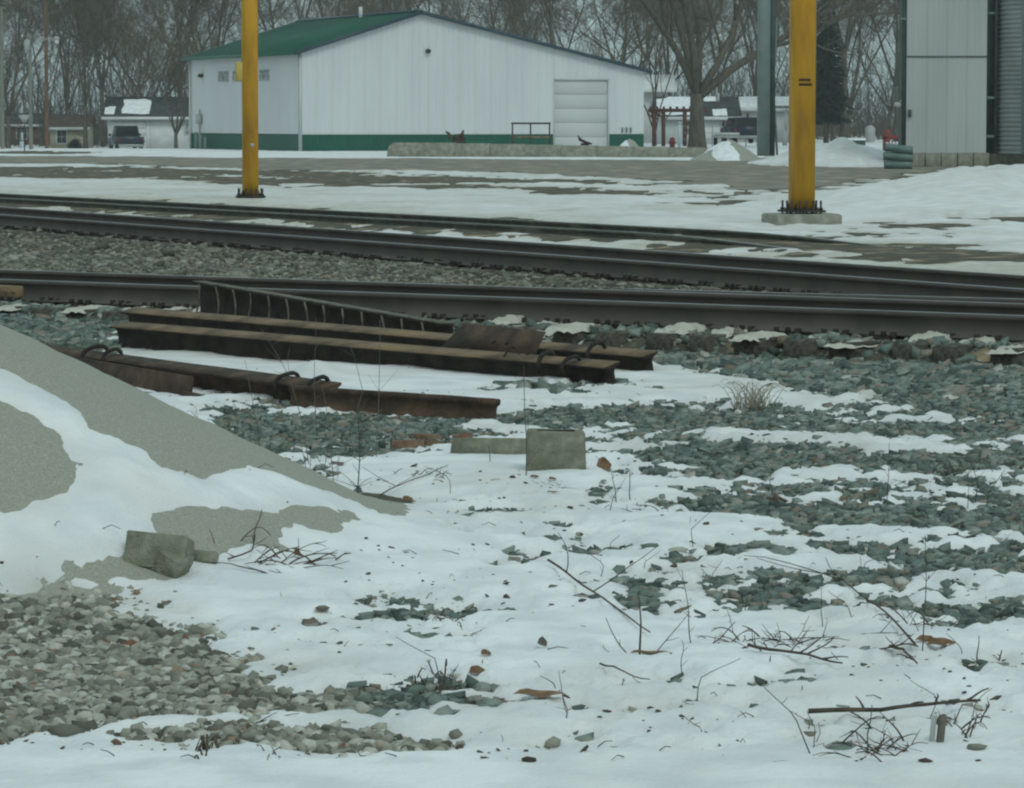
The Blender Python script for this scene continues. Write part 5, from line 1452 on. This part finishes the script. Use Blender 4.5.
# ------------------------------------------------------------------ trees
def grow(seed, H, r0, fork, nlimb, spread, levels=5, dens=1.0, lean=0.0, twig_r=.012):
    rg = np.random.default_rng(seed)
    thick, thin, fine = [], [], []
    def branch(p, d, L, r, lv):
        k = 6 if lv < 4 else 4
        pts = [p]; dd = d.copy()
        for i in range(k - 1):
            dd = dd + rg.normal(0, .10 + .03 * lv, 3); dd[2] += .05 if lv < 3 else .02
            dd /= np.linalg.norm(dd); pts.append(pts[-1] + dd * L / (k - 1))
        pts = np.array(pts)
        rr = np.linspace(r, max(r * .45, twig_r * .6), k)
        (thick if lv <= 2 else thin if lv == 3 else fine).append((pts, rr))
        if lv >= levels: return
        nch = int(round({1: 5, 2: 6, 3: 6, 4: 5}.get(lv, 4) * dens))
        for c in range(nch):
            t = rg.uniform(.25, 1.0); i = min(int(t * (k - 1)), k - 2); q = pts[i] + (pts[i + 1] - pts[i]) * (t * (k - 1) - i)
            base = pts[min(i + 1, k - 1)] - pts[i]; base /= np.linalg.norm(base)
            side = rg.normal(0, 1, 3); side -= base * (side @ base); side /= np.linalg.norm(side)
            a = rg.uniform(.35, .85)
            nd = base * cos(a) + side * sin(a); nd[2] += .12; nd /= np.linalg.norm(nd)
            branch(q, nd, L * rg.uniform(.38, .62), max(rr[i] * rg.uniform(.4, .6), twig_r), lv + 1)
    # trunk
    k = 6; top = np.array([lean * fork, 0, fork]);
    tp = np.array([top * u + np.array([.1 * sin(u * 3 + seed), .1 * cos(u * 2 + seed), 0]) * u * fork * .12 for u in np.linspace(0, 1, k)])
    tr = r0 * (1 + .35 * (1 - np.linspace(0, 1, k)) ** 4) * np.linspace(1, .82, k)
    thick.append((tp, tr))
    for c in range(nlimb):
        a = 2 * pi * (c + rg.uniform(-.3, .3)) / nlimb; s_ = spread * rg.uniform(.5, 1.2)
        d = np.array([cos(a) * sin(s_), sin(a) * sin(s_), cos(s_)])
        branch(tp[-1] - np.array([0, 0, fork * .08 * rg.random()]), d, (H - fork) * rg.uniform(.7, 1.0), r0 * rg.uniform(.42, .62), 1)
    a = MB(); 
    P_ = np.array([q for q, _ in thick]); R_ = np.array([q for _, q in thick]); a.tubes(P_, R_, 6)
    b = MB(); P_ = np.array([q for q, _ in thin]); R_ = np.array([q for _, q in thin]); b.tubes(P_, R_, 3)
    P_ = np.array([q for q, _ in fine]); R_ = np.array([q for _, q in fine]); b.tubes(P_, R_, 3)
    ma, mb_ = a.mesh('trunk', smooth=True), b.mesh('crown')
    ma.materials.append(M['bark']); mb_.materials.append(M['twig'])
    return ma, mb_
def tree(meshes, px, Y, label, group=None, rz=0.0, sc=1.0, name='bare_tree', z=None):
    p = at(px, 148, Y)
    root = thing(name, label, 'tree', (p[0], Y, float(gh(p[0], Y)) - .1 if z is None else z), rz, group)
    root.scale = (sc, sc, sc)
    obj('trunk', meshes[0], None, root, local=True); obj('crown', meshes[1], None, root, local=True)
    return root
VAR = [grow(301, 17, .22, 3.5, 5, .42), grow(302, 19, .25, 4.5, 4, .36), grow(303, 15, .18, 2.2, 5, .48), grow(304, 18, .24, 6.0, 4, .40), grow(305, 14, .16, 1.2, 5, .38), grow(306, 16, .20, 3.0, 5, .55)]
BIG = grow(411, 18, .46, 3.3, 6, .58, twig_r=.016)
tree(BIG, 697, 206, 'big spreading bare tree with thick trunk beside the pergola', rz=.6)
SMALL = grow(412, 7.5, .16, 1.3, 5, .42, 5, 1.0, twig_r=.009)
tree(SMALL, 176, 252, 'small multi-stemmed bare tree beside the white garage', rz=1.1)
tree(VAR[4], 655, 236, 'slim forked bare tree between the white building and the pergola', rz=.4, sc=.75)
tree(VAR[2], 122, 312, 'dark open-crowned bare tree rising behind the garage roof', rz=2.0, sc=.95)
tree(VAR[3], 843, 262, 'tall straight bare tree with thick trunk beside the evergreen', rz=2.0, sc=1.15)
# evergreen
p = at(826, 146, 262)
root = thing('evergreen_tree', 'dark dense evergreen behind the thick yellow post', 'tree', (p[0], 262, 0))
obj('trunk', MB().tubes([(0, 0, 0), (0, 0, 5), (0, 0, 11.5)], [.22, .16, .03], 7), M['bark'], root, local=True)
rg = np.random.default_rng(5); mb = MB()
P_, R_ = [], []
for k in range(3800):
    zz = 1.6 + 9.8 * rg.random() ** 1.2; rad = (11.6 - zz) * .165 + .2
    a_ = rg.uniform(0, 2 * pi); l = rad * rg.uniform(.25, 1.08) * (.8 + .3 * sin(a_ * 5 + zz * 3))
    b0 = np.array([cos(a_) * l * .7, sin(a_) * l * .7, zz]); e = np.array([cos(a_ + rg.normal(0, .2)) * (l + .25), sin(a_) * (l + .25), zz - rg.uniform(.05, .4)])
    P_.append([b0, (b0 + e) / 2 + np.array([0, 0, .04]), e]); R_.append([.05, .045, .015])
obj('crown', mb.tubes(np.array(P_), np.array(R_), 4), M['needle'], root, local=True)
# the belt of bare trees behind everything
rg = np.random.default_rng(99)
belts = [(-70, 190, 'bare tree in the belt behind the poles and the garage', 'bare trees left of the white building', 11), (190, 655, 'bare tree in the belt rising behind the green-roofed building', 'bare trees behind the white building', 16), (655, 1000, 'bare tree in the thicket behind the steel tower and houses', 'bare trees behind the steel tower', 13)]
for x0, x1, lab, grp, n in belts:
    for k in range(n):
        px = x0 + (x1 - x0) * (k + rg.uniform(.1, .9)) / n
        row = k % 3
        tree(VAR[int(rg.integers(6))], px, (285, 315, 345)[row] + rg.uniform(-8, 8), lab, grp, rg.uniform(0, 6.28), rg.uniform(.75, 1.15))
# thicket far behind: one mass of stems
mb = MB(); N = 3400
x = rg.uniform(-75, 75, N); y = rg.uniform(350, 400, N); h = rg.uniform(3.0, 13, N) * (.6 + .6 * fbm(x * .08, y * .05, 3))
P_ = np.stack([np.stack([x + rg.normal(0, .25, N) * k + 0, y, -.6 + h * k / 4], -1) for k in range(5)], 1)
R_ = np.stack([.05 - .009 * np.full(N, k) for k in range(5)], 1)
mb.tubes(P_, R_, 3)
M2 = 7000; b0 = rg.integers(0, N, M2); kk = rg.integers(1, 4, M2); base = P_[b0, kk]
d = np.stack([rg.normal(0, .8, M2), rg.normal(0, .4, M2), rg.uniform(.4, 2.0, M2)], -1)
mb.tubes(np.stack([base, base + d * .6 + rg.normal(0, .1, (M2, 3)), base + d * 1.3], 1), np.repeat(np.array([[.028, .022, .012]]), M2, 0), 3)
obj('far_woods', mb, M['fargroup'], kind='stuff', label='grey mass of far bare woods behind the trees')
# brush under the trees
mb = MB(); N = 2600
x = rg.uniform(-55, 55, N); y = rg.uniform(296, 345, N); h = rg.uniform(.8, 3.4, N)
P_ = np.stack([np.stack([x + rg.normal(0, .15, N) * k, y, -.6 + h * k / 4], -1) for k in range(5)], 1)
mb.tubes(P_, np.repeat(np.array([[.04, .035, .03, .022, .012]]), N, 0), 3)
obj('undergrowth', mb, M['bark'], kind='stuff', label='low brown undergrowth beneath the bare trees')

# strewn bits on the snow: chips, twig ends, seed husks
rg = np.random.default_rng(404)
N = 2600
y = 9.2 * (2.6 ** rg.random(N)); x = rg.uniform(-1, 1, N) * (.6 + .15 * y)
k = (fbm(x * 2.0, y * 1.2, 4) > .54) & (snow_t(x, y) > .004); x, y = x[k], y[k]
sz = .0055 * np.exp(rg.normal(0, .5, len(x)))
mb = MB(); stones(mb, np.column_stack([x, y, S(x, y) + sz * .2]), sz, rg, .45)
P_ = []
for i in range(170):
    yy = 9.2 * (2.4 ** rg.random()); xx = rg.uniform(-1, 1) * (.4 + .14 * yy); a_ = rg.uniform(0, 6.28); l = rg.uniform(.02, .08)
    zz = s1(xx, yy); P_.append([(xx, yy, zz + .002), (xx + cos(a_) * l * .5, yy + sin(a_) * l * .5, zz + .008 + .01 * rg.random()), (xx + cos(a_) * l, yy + sin(a_) * l, zz + .02 * rg.random())])
mb.tubes(np.array(P_), np.repeat(np.array([[.0016, .0014, .001]]), len(P_), 0), 4)
obj('debris', mb, M['deadtwig'], kind='stuff', label='fine dark chips and twig ends strewn over the snow')

# ------------------------------------------------------------------ thin haze volume, added to lift the dark tones
hz = MB().bx(-3150, 3150, -3000, 3300, -1.8, 26)
ho = obj('haze', hz, None, kind='stuff', label='thin even haze added to lift the dark tones')
hm = bpy.data.materials.new('haze'); hm.use_nodes = True
hn = hm.node_tree.nodes; hn.remove(hn['Principled BSDF'])
pv = hn.new('ShaderNodeVolumePrincipled'); pv.inputs['Color'].default_value = (.86, .93, .92, 1); pv.inputs['Density'].default_value = .0004
hm.node_tree.links.new(pv.outputs[0], hn['Material Output'].inputs['Volume'])
ho.data.materials.append(hm)
